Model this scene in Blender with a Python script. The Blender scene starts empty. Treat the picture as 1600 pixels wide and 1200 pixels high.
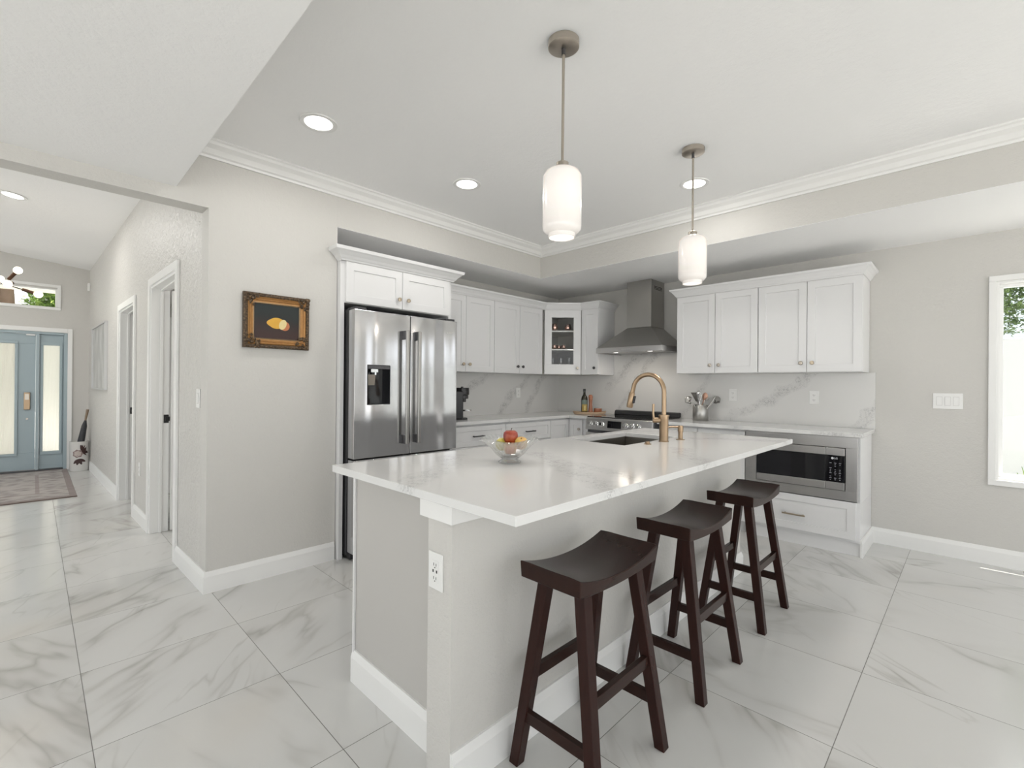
import bpy, bmesh, math, random
from mathutils import Vector, Matrix
random.seed(7)
C = bpy.context.scene.collection
PI = math.pi
R_ = math.radians

# ------------------------------------------------------------------ camera
cam_d = bpy.data.cameras.new('camera'); cam = bpy.data.objects.new('camera', cam_d); C.objects.link(cam)
bpy.context.scene.camera = cam
cam_d.sensor_fit = 'HORIZONTAL'; cam_d.sensor_width = 36.0; cam_d.lens = 36.0 * 734.6 / 1600.0
cam_d.clip_start = 0.05; cam_d.clip_end = 200
YAW, PIT, ROL = 0.77666, 0.00173, 0.008166
F = Vector((-math.sin(YAW), math.cos(YAW), 0)); Rv = Vector((math.cos(YAW), math.sin(YAW), 0)); U = Vector((0, 0, 1))
F, U = math.cos(PIT) * F + math.sin(PIT) * U, math.cos(PIT) * U - math.sin(PIT) * F
Rv, U = math.cos(ROL) * Rv + math.sin(ROL) * U, math.cos(ROL) * U - math.sin(ROL) * Rv
m = Matrix((Rv, U, -F)).transposed().to_4x4(); m.translation = Vector((0, 0, 1.247))
cam.matrix_world = m

# ------------------------------------------------------------------ world, sun, exposure
sc = bpy.context.scene
sc.view_settings.view_transform = 'Standard'
sc.view_settings.look = 'None'
sc.view_settings.gamma = 1.0
sc.view_settings.exposure = -0.86
sc.view_settings.use_curve_mapping = False
try:
    sc.cycles.max_bounces = 10; sc.cycles.diffuse_bounces = 6; sc.cycles.glossy_bounces = 5
    sc.cycles.transmission_bounces = 8; sc.cycles.transparent_max_bounces = 12
    sc.cycles.sample_clamp_indirect = 6.0; sc.cycles.use_denoising = True
    sc.cycles.caustics_reflective = False; sc.cycles.caustics_refractive = False
except Exception:
    pass
WORLD = 3.4
w = bpy.data.worlds.new('daylight'); sc.world = w; w.use_nodes = True
bg = w.node_tree.nodes['Background']; bg.inputs[0].default_value = (0.955, 0.98, 1.0, 1); bg.inputs[1].default_value = WORLD

def area_light(name, loc, rot, sx, sy, power, color=(1, 1, 1), portal=False, shape='RECTANGLE', spread=PI):
    l = bpy.data.lights.new(name, 'AREA'); l.shape = shape; l.size = sx; l.size_y = sy
    l.energy = power; l.color = color; l.spread = spread
    if portal: l.cycles.is_portal = True
    o = bpy.data.objects.new(name, l); C.objects.link(o); o.location = loc; o.rotation_euler = rot
    return o
sun_l = bpy.data.lights.new('sun', 'SUN'); sun_l.energy = 20; sun_l.angle = R_(0.15); sun_l.color = (1, .96, .88)
sun = bpy.data.objects.new('sun', sun_l); C.objects.link(sun)
sun.rotation_euler = Vector((0.124, 0.185, 1.0)).to_track_quat('Z', 'Y').to_euler()
# unseen openings, added to let daylight in (portals guide the sky light, they emit nothing themselves)
area_light('portal_right', (3.25, 0.5, 1.15), (0, R_(90), 0), 2.3, 8.0, 1, portal=True)
area_light('portal_rear', (0.0, -4.05, 1.15), (R_(90), 0, 0), 6.0, 2.3, 1, portal=True)
area_light('portal_living', (-6.3, -4.05, 1.15), (R_(90), 0, 0), 5.0, 2.3, 1, portal=True)

# ------------------------------------------------------------------ material helpers
class N:
    def __init__(s, name):
        s.m = bpy.data.materials.new(name); s.m.use_nodes = True; s.t = s.m.node_tree
        s.b = s.t.nodes['Principled BSDF']; s.out = s.t.nodes['Material Output']
    def n(s, ty, **kw):
        o = s.t.nodes.new(ty)
        for k, v in kw.items(): setattr(o, k, v)
        return o
    def l(s, a, b): s.t.links.new(a, b)
    def pos(s):
        return s.n('ShaderNodeNewGeometry').outputs['Position']
    def obj(s):
        return s.n('ShaderNodeTexCoord').outputs['Object']
    def mp(s, v, scale=(1, 1, 1), rot=(0, 0, 0), loc=(0, 0, 0)):
        o = s.n('ShaderNodeMapping'); s.l(v, o.inputs[0])
        o.inputs['Scale'].default_value = scale; o.inputs['Rotation'].default_value = rot; o.inputs['Location'].default_value = loc
        return o.outputs[0]
    def mth(s, op, a, b=None, c=None):
        o = s.n('ShaderNodeMath', operation=op)
        for i, x in enumerate((a, b, c)):
            if x is None: continue
            if isinstance(x, (int, float)): o.inputs[i].default_value = x
            else: s.l(x, o.inputs[i])
        return o.outputs[0]
    def noise(s, v, scale, detail=3, rough=.5, dist=0.0):
        o = s.n('ShaderNodeTexNoise'); s.l(v, o.inputs['Vector'])
        o.inputs['Scale'].default_value = scale; o.inputs['Detail'].default_value = detail
        o.inputs['Roughness'].default_value = rough; o.inputs['Distortion'].default_value = dist
        return o.outputs['Fac']
    def ramp(s, f, stops):
        o = s.n('ShaderNodeValToRGB'); s.l(f, o.inputs[0]); e = o.color_ramp.elements
        while len(e) < len(stops): e.new(0.5)
        for i, (p, c) in enumerate(stops):
            e[i].position = p; e[i].color = (c if len(c) == 4 else (*c, 1)) if not isinstance(c, (int, float)) else (c, c, c, 1)
        return o.outputs[0]
    def mix(s, f, a, b):
        o = s.n('ShaderNodeMix', data_type='RGBA')
        for k, x in ((0, f), (6, a), (7, b)):
            if isinstance(x, (int, float)): o.inputs[k].default_value = x
            elif isinstance(x, tuple): o.inputs[k].default_value = (*x, 1)
            else: s.l(x, o.inputs[k])
        return o.outputs[2]
    def bump(s, h, strength=.2, dist=.002, target=True):
        o = s.n('ShaderNodeBump'); o.inputs['Strength'].default_value = strength; o.inputs['Distance'].default_value = dist
        s.l(h, o.inputs['Height'])
        if target: s.l(o.outputs[0], s.b.inputs['Normal'])
        return o.outputs[0]
    def set(s, **kw):
        for k, v in kw.items():
            k = {'color': 'Base Color', 'rough': 'Roughness', 'metal': 'Metallic', 'trans': 'Transmission Weight', 'ior': 'IOR',
                 'coat': 'Coat Weight', 'emis': 'Emission Color', 'estr': 'Emission Strength', 'spec': 'Specular IOR Level', 'aniso': 'Anisotropic',
                 'sss': 'Subsurface Weight', 'sheen': 'Sheen Weight', 'alpha': 'Alpha', 'coatr': 'Coat Roughness'}[k]
            i = s.b.inputs[k]
            if isinstance(v, (int, float)): i.default_value = v
            elif isinstance(v, tuple): i.default_value = (*v, 1)
            else: s.l(v, i)
        return s

def plain(name, color, rough=.5, metal=0, **kw):
    a = N(name); a.set(color=color, rough=rough, metal=metal, **kw)
    return a.m

def paint(name, color, rough=.6, bs=.25, scale=95, bd=.004):
    a = N(name); p = a.pos()
    n = a.noise(p, scale, 3, .6); n2 = a.noise(p, scale * .35, 2, .5)
    h = a.mth('ADD', a.mth('SMOOTH_MIN', n, 0.55, .1), n2)
    v = a.noise(p, 1.3, 2, .5)
    c = a.mix(a.mth('MULTIPLY', v, .5), color, tuple(x * .965 for x in color))
    a.set(color=c, rough=rough); a.bump(h, bs, bd)
    return a.m

def veins(a, p, scale, width, rot, seed, stretch=2.2, dist=.6, speck=None):
    q = a.mp(p, (1, 1 / stretch, 1 / stretch if speck else 1), rot, (seed, seed * 1.7, seed * .6))
    n = a.noise(q, scale, 4, .55, dist)
    d = a.mth('ABSOLUTE', a.mth('SUBTRACT', n, .5))
    v = a.mth('SUBTRACT', 1.0, a.mth('MINIMUM', a.mth('DIVIDE', d, width), 1.0))
    v = a.mth('POWER', v, 1.6)
    return v

def m_quartz(name, axes, segs, rough=.12, col=(.73, .73, .725), dens=1.0, dark=(.27, .27, .28)):
    # white quartz with drifting bands of small broken grey flecks along the given polylines (metres, in the slab's plane)
    a = N(name); p = a.pos(); sp = a.n('ShaderNodeSeparateXYZ'); a.l(p, sp.inputs[0])
    cb = a.n('ShaderNodeCombineXYZ'); a.l(sp.outputs[axes[0]], cb.inputs[0]); a.l(sp.outputs[axes[1]], cb.inputs[1])
    nz = a.n('ShaderNodeTexNoise'); a.l(p, nz.inputs['Vector']); nz.inputs['Scale'].default_value = 5.5; nz.inputs['Detail'].default_value = 3
    def vm(op, x, y=None, sc_=None):
        o = a.n('ShaderNodeVectorMath', operation=op)
        for k_, q_ in ((0, x), (1, y)):
            if q_ is None: continue
            if isinstance(q_, tuple): o.inputs[k_].default_value = q_
            else: a.l(q_, o.inputs[k_])
        if sc_ is not None:
            if isinstance(sc_, float): o.inputs['Scale'].default_value = sc_
            else: a.l(sc_, o.inputs['Scale'])
        return o
    wob = vm('SCALE', vm('SUBTRACT', nz.outputs['Color'], (.5, .5, .5)).outputs[0], None, .16).outputs[0]
    flat = vm('MULTIPLY', wob, (1., 1., 0.)).outputs[0]
    P = vm('ADD', cb.outputs[0], flat).outputs[0]
    tot = None
    for line, wd, st in segs:
        for (x0, y0), (x1, y1) in zip(line, line[1:]):
            dx_, dy_ = x1 - x0, y1 - y0; L2 = dx_ * dx_ + dy_ * dy_
            q = vm('SUBTRACT', P, (x0, y0, 0.)).outputs[0]
            t_ = vm('DOT_PRODUCT', q, (dx_ / L2, dy_ / L2, 0.)).outputs['Value']
            t_ = a.mth('MINIMUM', a.mth('MAXIMUM', t_, 0.0), 1.0)
            c_ = vm('SCALE', (dx_, dy_, 0.), None, t_).outputs[0]
            d_ = vm('LENGTH', vm('SUBTRACT', q, c_).outputs[0]).outputs['Value']
            bd = a.mth('MULTIPLY', a.mth('SUBTRACT', 1.0, a.mth('MINIMUM', a.mth('DIVIDE', d_, wd), 1.0)), st)
            tot = bd if tot is None else a.mth('MAXIMUM', tot, bd)
    fl = a.noise(p, 52, 3, .6, 1.0); fd = a.mth('ABSOLUTE', a.mth('SUBTRACT', fl, .5))
    fleck = a.mth('SUBTRACT', 1.0, a.mth('MINIMUM', a.mth('DIVIDE', fd, .075), 1.0))
    patch = a.ramp(a.noise(p, 22, 3, .6), [(.42, .12), (.58, 1.0)])
    v = a.mth('MULTIPLY', a.mth('POWER', tot, .55), a.mth('ADD', a.mth('MULTIPLY', a.mth('MULTIPLY', fleck, patch), .8), .10))
    cloud = a.mth('MULTIPLY', a.noise(p, 2.5, 4, .6), .08)
    c = a.mix(a.mth('MINIMUM', a.mth('MULTIPLY', v, .8 * dens), 1.0), a.mix(cloud, col, (.55, .55, .55)), dark)
    a.set(color=c, rough=rough, spec=.5)
    return a.m

def m_floor():
    a = N('marble_tile'); p = a.pos()
    s = a.n('ShaderNodeSeparateXYZ'); a.l(p, s.inputs[0])
    TX, TY = .5915, .6
    fx = a.mth('DIVIDE', a.mth('ADD', s.outputs[0], 2.71 + TX * 40), TX); fy = a.mth('DIVIDE', a.mth('ADD', s.outputs[1], -.149 + TY * 40), TY)
    ix, iy = a.mth('FLOOR', fx), a.mth('FLOOR', fy)
    ex = a.mth('MULTIPLY', a.mth('ABSOLUTE', a.mth('SUBTRACT', a.mth('FRACT', fx), .5)), TX)
    ey = a.mth('MULTIPLY', a.mth('ABSOLUTE', a.mth('SUBTRACT', a.mth('FRACT', fy), .5)), TY)
    g = a.mth('MAXIMUM', a.mth('GREATER_THAN', ex, TX / 2 - .0014), a.mth('GREATER_THAN', ey, TY / 2 - .0014))
    wn = a.n('ShaderNodeTexWhiteNoise', noise_dimensions='2D'); cv = a.n('ShaderNodeCombineXYZ'); a.l(ix, cv.inputs[0]); a.l(iy, cv.inputs[1]); a.l(cv.outputs[0], wn.inputs['Vector'])
    off = a.n('ShaderNodeVectorMath', operation='SCALE'); a.l(wn.outputs['Color'], off.inputs[0]); off.inputs['Scale'].default_value = 14
    ad = a.n('ShaderNodeVectorMath', operation='ADD'); a.l(p, ad.inputs[0]); a.l(off.outputs[0], ad.inputs[1])
    q = ad.outputs[0]
    q1 = a.mp(a.mp(q, (1, 1, 1), (0, 0, R_(-40))), (2.6, .62, 1)); q1b = a.mp(a.mp(q, (1, 1, 1), (0, 0, R_(70))), (2.6, .62, 1))
    pick = a.mth('GREATER_THAN', a.mth('FRACT', a.mth('MULTIPLY', wn.outputs['Value'], 7.31)), .45)
    n1 = a.mth('ADD', a.mth('MULTIPLY', a.noise(q1, .8, 4, .5, .25), pick), a.mth('MULTIPLY', a.noise(q1b, .8, 4, .5, .25), a.mth('SUBTRACT', 1.0, pick))); d1 = a.mth('ABSOLUTE', a.mth('SUBTRACT', n1, .5))
    v1 = a.mth('POWER', a.mth('SUBTRACT', 1.0, a.mth('MINIMUM', a.mth('DIVIDE', d1, .024), 1.0)), 1.5)
    v1s = a.mth('POWER', a.mth('SUBTRACT', 1.0, a.mth('MINIMUM', a.mth('DIVIDE', d1, .10), 1.0)), 2.0)
    q2 = a.mp(q, (1, 1, 1), (0, 0, R_(-58)), (3, 7, 1)); q2 = a.mp(q2, (2.8, .6, 1))
    n2 = a.noise(q2, 1.3, 3, .5, .3); d2 = a.mth('ABSOLUTE', a.mth('SUBTRACT', n2, .52))
    v2 = a.mth('POWER', a.mth('SUBTRACT', 1.0, a.mth('MINIMUM', a.mth('DIVIDE', d2, .016), 1.0)), 1.4)
    mask = a.ramp(a.noise(q, 2.2, 2, .5), [(.38, .05), (.62, 1.0)])
    mask2 = a.ramp(a.noise(a.mp(q, loc=(9, 2, 4)), 2.6, 2, .5), [(.46, 0.0), (.64, 1.0)])
    v = a.mth('ADD', a.mth('MULTIPLY', a.mth('ADD', a.mth('MULTIPLY', v1, .62), a.mth('MULTIPLY', v1s, .38)), mask), a.mth('MULTIPLY', a.mth('MULTIPLY', v2, .5), mask2))
    tone = a.noise(q, 1.7, 3, .5)
    base = a.mix(tone, (.66, .66, .65), (.60, .60, .585))
    warm = a.mix(a.ramp(a.noise(a.mp(q, loc=(5, 5, 0)), 1.4, 2, .5), [(.58, 0.0), (.75, .35)]), base, (.64, .60, .54))
    c = a.mix(a.mth('MINIMUM', a.mth('MULTIPLY', v, .60), 1.0), warm, (.30, .285, .26))
    c = a.mix(a.mth('MULTIPLY', g, .92), c, (.13, .125, .115))
    a.set(color=c, rough=a.mth('ADD', .16, a.mth('MULTIPLY', g, .5)), spec=.5)
    a.bump(a.mth('SUBTRACT', 1.0, g), .25, .001)
    return a.m

def m_steel(name, color=(.56, .56, .57), rough=.24, vertical=True, wave=.0, wscale=(3, 3, .35)):
    a = N(name); p = a.pos()
    q = a.mp(p, (1.2, 1.2, 900) if not vertical else (700, 700, 1.0))
    n = a.noise(q, 1.0, 2, .5)
    a.set(color=a.mix(n, color, tuple(x * .97 for x in color)), metal=1.0, rough=a.mth('ADD', rough - .015, a.mth('MULTIPLY', n, .03)))
    if wave:
        a.bump(a.noise(a.mp(p, wscale), 1.0, 1, .4), wave, .05)
    return a.m

def m_wood(name, c1, c2, rough=.3, axis='y', scale=1.0, coat=.3):
    a = N(name); p = a.obj()
    st = {'y': (14, 1.2, 14), 'z': (14, 14, 1.0), 'x': (1.2, 14, 14)}[axis]
    q = a.mp(p, tuple(x * scale for x in st))
    n = a.noise(q, 2.2, 4, .6, .8)
    a.set(color=a.mix(n, c1, c2), rough=rough, coat=coat, coatr=.15, spec=.16 if coat == 0 else .5)
    a.bump(n, .08, .001)
    return a.m

def m_glass(name='clear_glass', color=(1, 1, 1), thin=True, rough=0.0):
    a = N(name)
    if thin:   # architectural pane: transparent with a fresnel reflection
        tr = a.n('ShaderNodeBsdfTransparent'); tr.inputs[0].default_value = (*color, 1)
        gl = a.n('ShaderNodeBsdfGlossy'); gl.inputs['Roughness'].default_value = rough
        fr = a.n('ShaderNodeFresnel'); fr.inputs[0].default_value = 1.5
        mx = a.n('ShaderNodeMixShader'); gb = a.n('ShaderNodeNewGeometry')
        a.l(a.mth('MULTIPLY', fr.outputs[0], a.mth('SUBTRACT', 1.0, gb.outputs['Backfacing'])), mx.inputs[0]); a.l(tr.outputs[0], mx.inputs[1]); a.l(gl.outputs[0], mx.inputs[2])
        a.l(mx.outputs[0], a.out.inputs[0])
    else:
        a.set(color=color, rough=rough, trans=1.0, ior=1.48)
    return a.m

def m_emit(name, color, s):
    a = N(name); a.set(color=color, emis=color, estr=s, rough=.4); return a.m

M = {}
M['wall'] = paint('greige_wall_paint', (.60, .588, .562), .6, .6)
M['hallwall'] = paint('greige_gloss_wall_paint', (.60, .588, .562), .38, 1.0, 60, .010)
M['ceil'] = paint('white_ceiling_paint', (.92, .92, .92), .7, .4, 70)
M['trim'] = plain('white_trim_paint', (.82, .82, .81), .3)
M['cab'] = plain('white_cabinet_paint', (.76, .76, .765), .28)
M['cabin'] = plain('cabinet_interior', (.55, .54, .52), .5)
M['dark'] = plain('black_plastic', (.012, .012, .013), .3)
M['gap'] = plain('dark_recess', (.02, .02, .02), .7)
M['quartz'] = m_quartz('white_veined_quartz', (0, 1), [
    ([(-1.26, .76), (-1.37, .90), (-1.52, 1.18), (-1.72, 1.38)], .06, .9), ([(-1.50, 1.70), (-1.21, 1.55), (-.96, 1.38), (-.78, 1.27)], .075, .8), ([(-1.2, 1.60), (-.98, 1.57), (-.78, 1.47)], .05, .6),
    ([(-1.13, 2.42), (-.90, 2.12), (-.78, 1.98)], .06, .7), ([(-1.25, 2.95), (-1.05, 3.15), (-.80, 3.25)], .07, .7), ([(-1.9, 2.5), (-1.82, 3.1), (-1.5, 3.3)], .05, .5),
    ([(-.95, 4.25), (-.70, 4.14), (-.5, 4.2)], .06, .8), ([(-1.9, 4.5), (-1.6, 4.3), (-1.4, 4.15)], .05, .6), ([(-3.7, 3.0), (-3.4, 3.2), (-3.2, 3.25)], .05, .6)])
M['splash'] = m_quartz('veined_quartz_backsplash', (0, 2), [
    ([(-1.82, .86), (-1.465, 1.069), (-1.224, 1.205), (-.98, 1.40)], .055, 1.0), ([(-3.06, 1.221), (-2.869, 1.414), (-2.60, 1.63)], .06, .9), ([(-2.70, 1.33), (-2.512, 1.535), (-2.43, 1.65)], .045, .9),
    ([(-.70, .88), (-.55, 1.12)], .05, 1.0), ([(-2.97, .92), (-2.784, 1.18)], .04, .6), ([(-2.30, .86), (-2.112, 1.005), (-1.95, 1.25), (-1.86, 1.4)], .04, .6)], .22, (.69, .685, .67), 1.1)
M['splashl'] = m_quartz('veined_quartz_backsplash_side', (1, 2), [
    ([(3.70, .90), (3.851, 1.108), (4.065, 1.235), (4.24, 1.38)], .055, 1.0), ([(4.13, .85), (4.259, 1.142), (4.49, 1.39)], .055, 1.0), ([(3.22, 1.19), (3.58, 1.39)], .05, .9)], .22, (.69, .685, .67), 1.1)
M['floor'] = m_floor()
M['fridge'] = m_steel('fridge_stainless', (.58, .58, .59), .13, True, 1.0, (3.4, 3.4, .22))
M['steel'] = m_steel('brushed_stainless', (.56, .55, .54), .28, False)
M['steelv'] = m_steel('brushed_stainless_upright', (.42, .41, .39), .3, True)
M['sink'] = m_steel('sink_steel', (.36, .34, .31), .32, False)
M['chrome'] = plain('polished_chrome', (.75, .75, .75), .08, 1.0)
M['nickel'] = plain('brushed_nickel', (.50, .45, .39), .3, 1.0)
M['brass'] = plain('champagne_brass', (.36, .26, .17), .3, 1.0)
M['knob'] = plain('satin_brass_knob', (.50, .42, .32), .28, 1.0)
M['grey'] = plain('dark_grey_metal', (.09, .09, .095), .4, .5)
M['dgrey'] = plain('charcoal_plastic', (.045, .045, .048), .35)
M['blackgl'] = plain('black_glass', (.008, .008, .010), .05)
M['woodst'] = m_wood('dark_espresso_wood', (.020, .010, .0085), (.036, .017, .013), .24, 'y', 1.0, 0)
M['woodleg'] = m_wood('dark_espresso_leg_wood', (.020, .009, .0078), (.040, .016, .0125), .26, 'z', 1.0, 0)
M['glass'] = m_glass('window_glass')
M['glasssolid'] = m_glass('crystal_glass', (.97, .98, .98), False)
a = N('ribbed_crystal'); tr_b = a.n('ShaderNodeBsdfTransparent'); tr_b.inputs[0].default_value = (.97, .98, .98, 1)
gl_b = a.n('ShaderNodeBsdfGlossy'); gl_b.inputs['Roughness'].default_value = .06; df_b = a.n('ShaderNodeBsdfTranslucent'); df_b.inputs[0].default_value = (.9, .92, .92, 1)
lw_b = a.n('ShaderNodeLayerWeight'); lw_b.inputs[0].default_value = .35
m1 = a.n('ShaderNodeMixShader'); a.l(lw_b.outputs['Facing'], m1.inputs[0]); a.l(tr_b.outputs[0], m1.inputs[1]); a.l(gl_b.outputs[0], m1.inputs[2])
m2 = a.n('ShaderNodeMixShader'); m2.inputs[0].default_value = .05; a.l(m1.outputs[0], m2.inputs[1]); a.l(df_b.outputs[0], m2.inputs[2]); a.l(m2.outputs[0], a.out.inputs[0])
M['crystal'] = a.m
M['plate'] = plain('white_plastic_plate', (.80, .80, .79), .3)
M['emit'] = m_emit('led_disc', (1, .97, .92), 9)
M['bulb'] = m_emit('warm_bulb', (1, .86, .62), 8)

# ------------------------------------------------------------------ geometry helpers
class B:
    def __init__(s): s.bm = bmesh.new()
    def box(s, x0, y0, z0, x1, y1, z1, mat=None):
        x0, x1 = min(x0, x1), max(x0, x1); y0, y1 = min(y0, y1), max(y0, y1); z0, z1 = min(z0, z1), max(z0, z1)
        v = [s.bm.verts.new(p) for p in ((x0, y0, z0), (x1, y0, z0), (x1, y1, z0), (x0, y1, z0), (x0, y0, z1), (x1, y0, z1), (x1, y1, z1), (x0, y1, z1))]
        for f in ((0, 3, 2, 1), (4, 5, 6, 7), (0, 1, 5, 4), (1, 2, 6, 5), (2, 3, 7, 6), (3, 0, 4, 7)): s.bm.faces.new([v[i] for i in f])
        return s
    def hexa(s, lo, hi):   # two quads (lists of 4 points), bottom counter-clockwise
        v = [s.bm.verts.new(p) for p in list(lo) + list(hi)]
        for f in ((0, 3, 2, 1), (4, 5, 6, 7), (0, 1, 5, 4), (1, 2, 6, 5), (2, 3, 7, 6), (3, 0, 4, 7)): s.bm.faces.new([v[i] for i in f])
        return s
    def prism(s, poly, a, b, axis='z'):
        def P(p, t): return {'z': (p[0], p[1], t), 'y': (p[0], t, p[1]), 'x': (t, p[0], p[1])}[axis]
        lo = [s.bm.verts.new(P(p, a)) for p in poly]; hi = [s.bm.verts.new(P(p, b)) for p in poly]; n = len(poly)
        s.bm.faces.new(lo[::-1]); s.bm.faces.new(hi)
        for i in range(n): s.bm.faces.new((lo[i], lo[(i + 1) % n], hi[(i + 1) % n], hi[i]))
        return s
    def ring(s, p, r, d, u=None, n=16):
        d = Vector(d).normalized(); u = Vector(u) if u else (Vector((0, 0, 1)) if abs(d.z) < .9 else Vector((1, 0, 0)))
        a = d.cross(u).normalized(); b = d.cross(a).normalized(); rr = r if isinstance(r, tuple) else (r, r)
        return [s.bm.verts.new(Vector(p) + a * math.cos(t) * rr[0] + b * math.sin(t) * rr[1]) for t in (2 * PI * k / n for k in range(n))]
    def skin(s, rings, cap=True, closed=False):
        n = len(rings[0])
        for A, D in list(zip(rings, rings[1:])) + ([(rings[-1], rings[0])] if closed else []):
            for k in range(n): s.bm.faces.new((A[k], A[(k + 1) % n], D[(k + 1) % n], D[k]))
        if cap and not closed: s.bm.faces.new(rings[0][::-1]); s.bm.faces.new(rings[-1])
        return s
    def cyl(s, p0, p1, r0, r1=None, n=20):
        d = Vector(p1) - Vector(p0); r1 = r0 if r1 is None else r1
        return s.skin([s.ring(p0, r0, d, n=n), s.ring(p1, r1, d, n=n)])
    def tube(s, pts, r, n=12):
        pts = [Vector(p) for p in pts]; rings = []; u = None
        for i, p in enumerate(pts):
            d = (pts[min(i + 1, len(pts) - 1)] - pts[max(i - 1, 0)]).normalized()
            if u is None: u = Vector((0, 0, 1)) if abs(d.z) < .9 else Vector((1, 0, 0))
            a = d.cross(u).normalized(); u = a.cross(d).normalized()
            rr = r[i] if isinstance(r, (list, tuple)) else r
            rings.append([s.bm.verts.new(p + a * math.cos(t) * rr + u * math.sin(t) * rr) for t in (2 * PI * k / n for k in range(n))])
        return s.skin(rings)
    def lathe(s, prof, c=(0, 0, 0), n=28, twist=0, rib=None):
        rings = []
        for i, (r, z) in enumerate(prof):
            rings.append([s.bm.verts.new((c[0] + max(r, 1e-4) * (1 + (rib(i, k / n) if rib else 0)) * math.cos(2 * PI * k / n), c[1] + max(r, 1e-4) * (1 + (rib(i, k / n) if rib else 0)) * math.sin(2 * PI * k / n), c[2] + z)) for k in range(n)])
        return s.skin(rings)
    def ball(s, c, r, sx=1, sy=1, sz=1, n=16, f=None):
        rings = []
        for i in range(1, n // 2 + 4):
            th = PI * i / (n // 2 + 4); rings.append([s.bm.verts.new((c[0] + r * sx * math.sin(th) * math.cos(2 * PI * k / n), c[1] + r * sy * math.sin(th) * math.sin(2 * PI * k / n), c[2] - r * sz * math.cos(th))) for k in range(n)])
        return s.skin(rings)
    def sweep(s, path, prof, side=1):
        # path: 2D points; prof: (out, z) closed polygon; out is measured to the right of travel times side
        P = [Vector(p) for p in path]; n = len(P); secs = []
        for i in range(n):
            d0 = (P[i] - P[i - 1]).normalized() if i else None; d1 = (P[i + 1] - P[i]).normalized() if i < n - 1 else None
            n0 = Vector((d0.y, -d0.x)) if d0 else None; n1 = Vector((d1.y, -d1.x)) if d1 else None
            if n0 is None: nn = n1
            elif n1 is None: nn = n0
            else:
                nn = (n0 + n1).normalized(); nn = nn / max(.2, nn.dot(n0))
            nn = nn * side
            secs.append([s.bm.verts.new((P[i].x + nn.x * o, P[i].y + nn.y * o, z)) for o, z in prof])
        return s.skin(secs)
    def obj(s, name, mat, parent=None, bevel=0, smooth=True, loc=None, rot=None, seg=2, kind=None, label=None, ang=35):
        bmesh.ops.recalc_face_normals(s.bm, faces=s.bm.faces)
        me = bpy.data.meshes.new(name); s.bm.to_mesh(me); s.bm.free()
        if smooth:
            for p in me.polygons: p.use_smooth = True
            me.set_sharp_from_angle(angle=R_(ang))
        me.materials.append(M[mat] if isinstance(mat, str) else mat)
        o = bpy.data.objects.new(name, me); C.objects.link(o)
        if parent: o.parent = parent
        if loc: o.location = loc
        if rot: o.rotation_euler = rot
        if bevel:
            b = o.modifiers.new('bevel', 'BEVEL'); b.width = bevel; b.segments = seg; b.limit_method = 'ANGLE'; b.angle_limit = R_(40); b.harden_normals = True
        if kind: o['kind'] = kind
        if label: o['label'] = label
        return o

def tag(o, label, cat, group=None, kind=None):
    o['label'] = label; o['category'] = cat
    if group: o['group'] = group
    if kind: o['kind'] = kind
    return o
def thing(name, label, cat, loc=(0, 0, 0), rot=0, group=None):
    o = bpy.data.objects.new(name, None); C.objects.link(o); o.location = loc
    o.rotation_euler = rot if isinstance(rot, tuple) else (0, 0, rot); o.empty_display_size = .05
    return tag(o, label, cat, group)
def struct(name, b, mat, bevel=0, parent=None, **kw):
    o = b.obj(name, mat, parent, bevel, **kw); o['kind'] = 'structure'; return o
def copytree(o, parent=None):
    c = o.copy(); C.objects.link(c)
    if parent: c.parent = parent
    for ch in [x for x in o.children]: copytree(ch, c)
    return c
def panel_with_holes(b, u0, u1, z0, z1, holes, y0, y1, axis='y'):
    # wall slab in the (u,z) plane with rectangular openings, cut into boxes column by column
    us = sorted({u0, u1, *[h[0] for h in holes], *[h[1] for h in holes]})
    us = [u for u in us if u0 <= u <= u1]
    for a, c in zip(us, us[1:]):
        hs = sorted([(h[2], h[3]) for h in holes if h[0] <= a + 1e-6 and h[1] >= c - 1e-6])
        z = z0
        for (h0, h1) in hs + [(z1, z1)]:
            if h0 > z + 1e-5:
                if axis == 'y': b.box(a, y0, z, c, y1, h0)
                else: b.box(y0, a, z, y1, c, h0)
            z = max(z, h1)
    return b

# ================================================================== THE SETTING
XW, YW, XF = -3.235, 4.77, -3.85          # painting wall, cooker wall, fridge wall
ZS, ZC = 2.358, 2.665                     # soffit and tray ceiling heights
def hy(x): return .72 + .0266 * (x - XW)  # hallway wall line
struct('floor', B().box(-9.4, -4.1, -.12, 3.35, 4.9, 0), 'floor', smooth=False)
struct('ground', B().box(-30, -25, -.3, 30, 40, -.125), plain('pale_concrete', (.60, .60, .59), .8), smooth=False)
WX0, WX1, WZ0, WZ1 = .112, 1.32, .605, 2.005
b = panel_with_holes(B(), -3.97, 3.35, 0, 2.9, [(WX0, WX1, WZ0, WZ1), (2.12, 2.80, .3, 2.05)], YW, YW + .14); struct('wall_back', b, 'wall', smooth=False)
struct('wall_fridge', B().box(XF - .12, 1.508, 0, XF, YW, 2.9), 'wall', smooth=False)
b = B().prism([(XW, .72), (XW, 1.508), (-3.97, 1.508), (-3.97, hy(-3.97) + .121), (-3.3725, hy(-3.3725) + .121), (-3.3725, hy(-3.3725))], 0, 2.9)
struct('wall_painting', b, 'wall', smooth=False)
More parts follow.
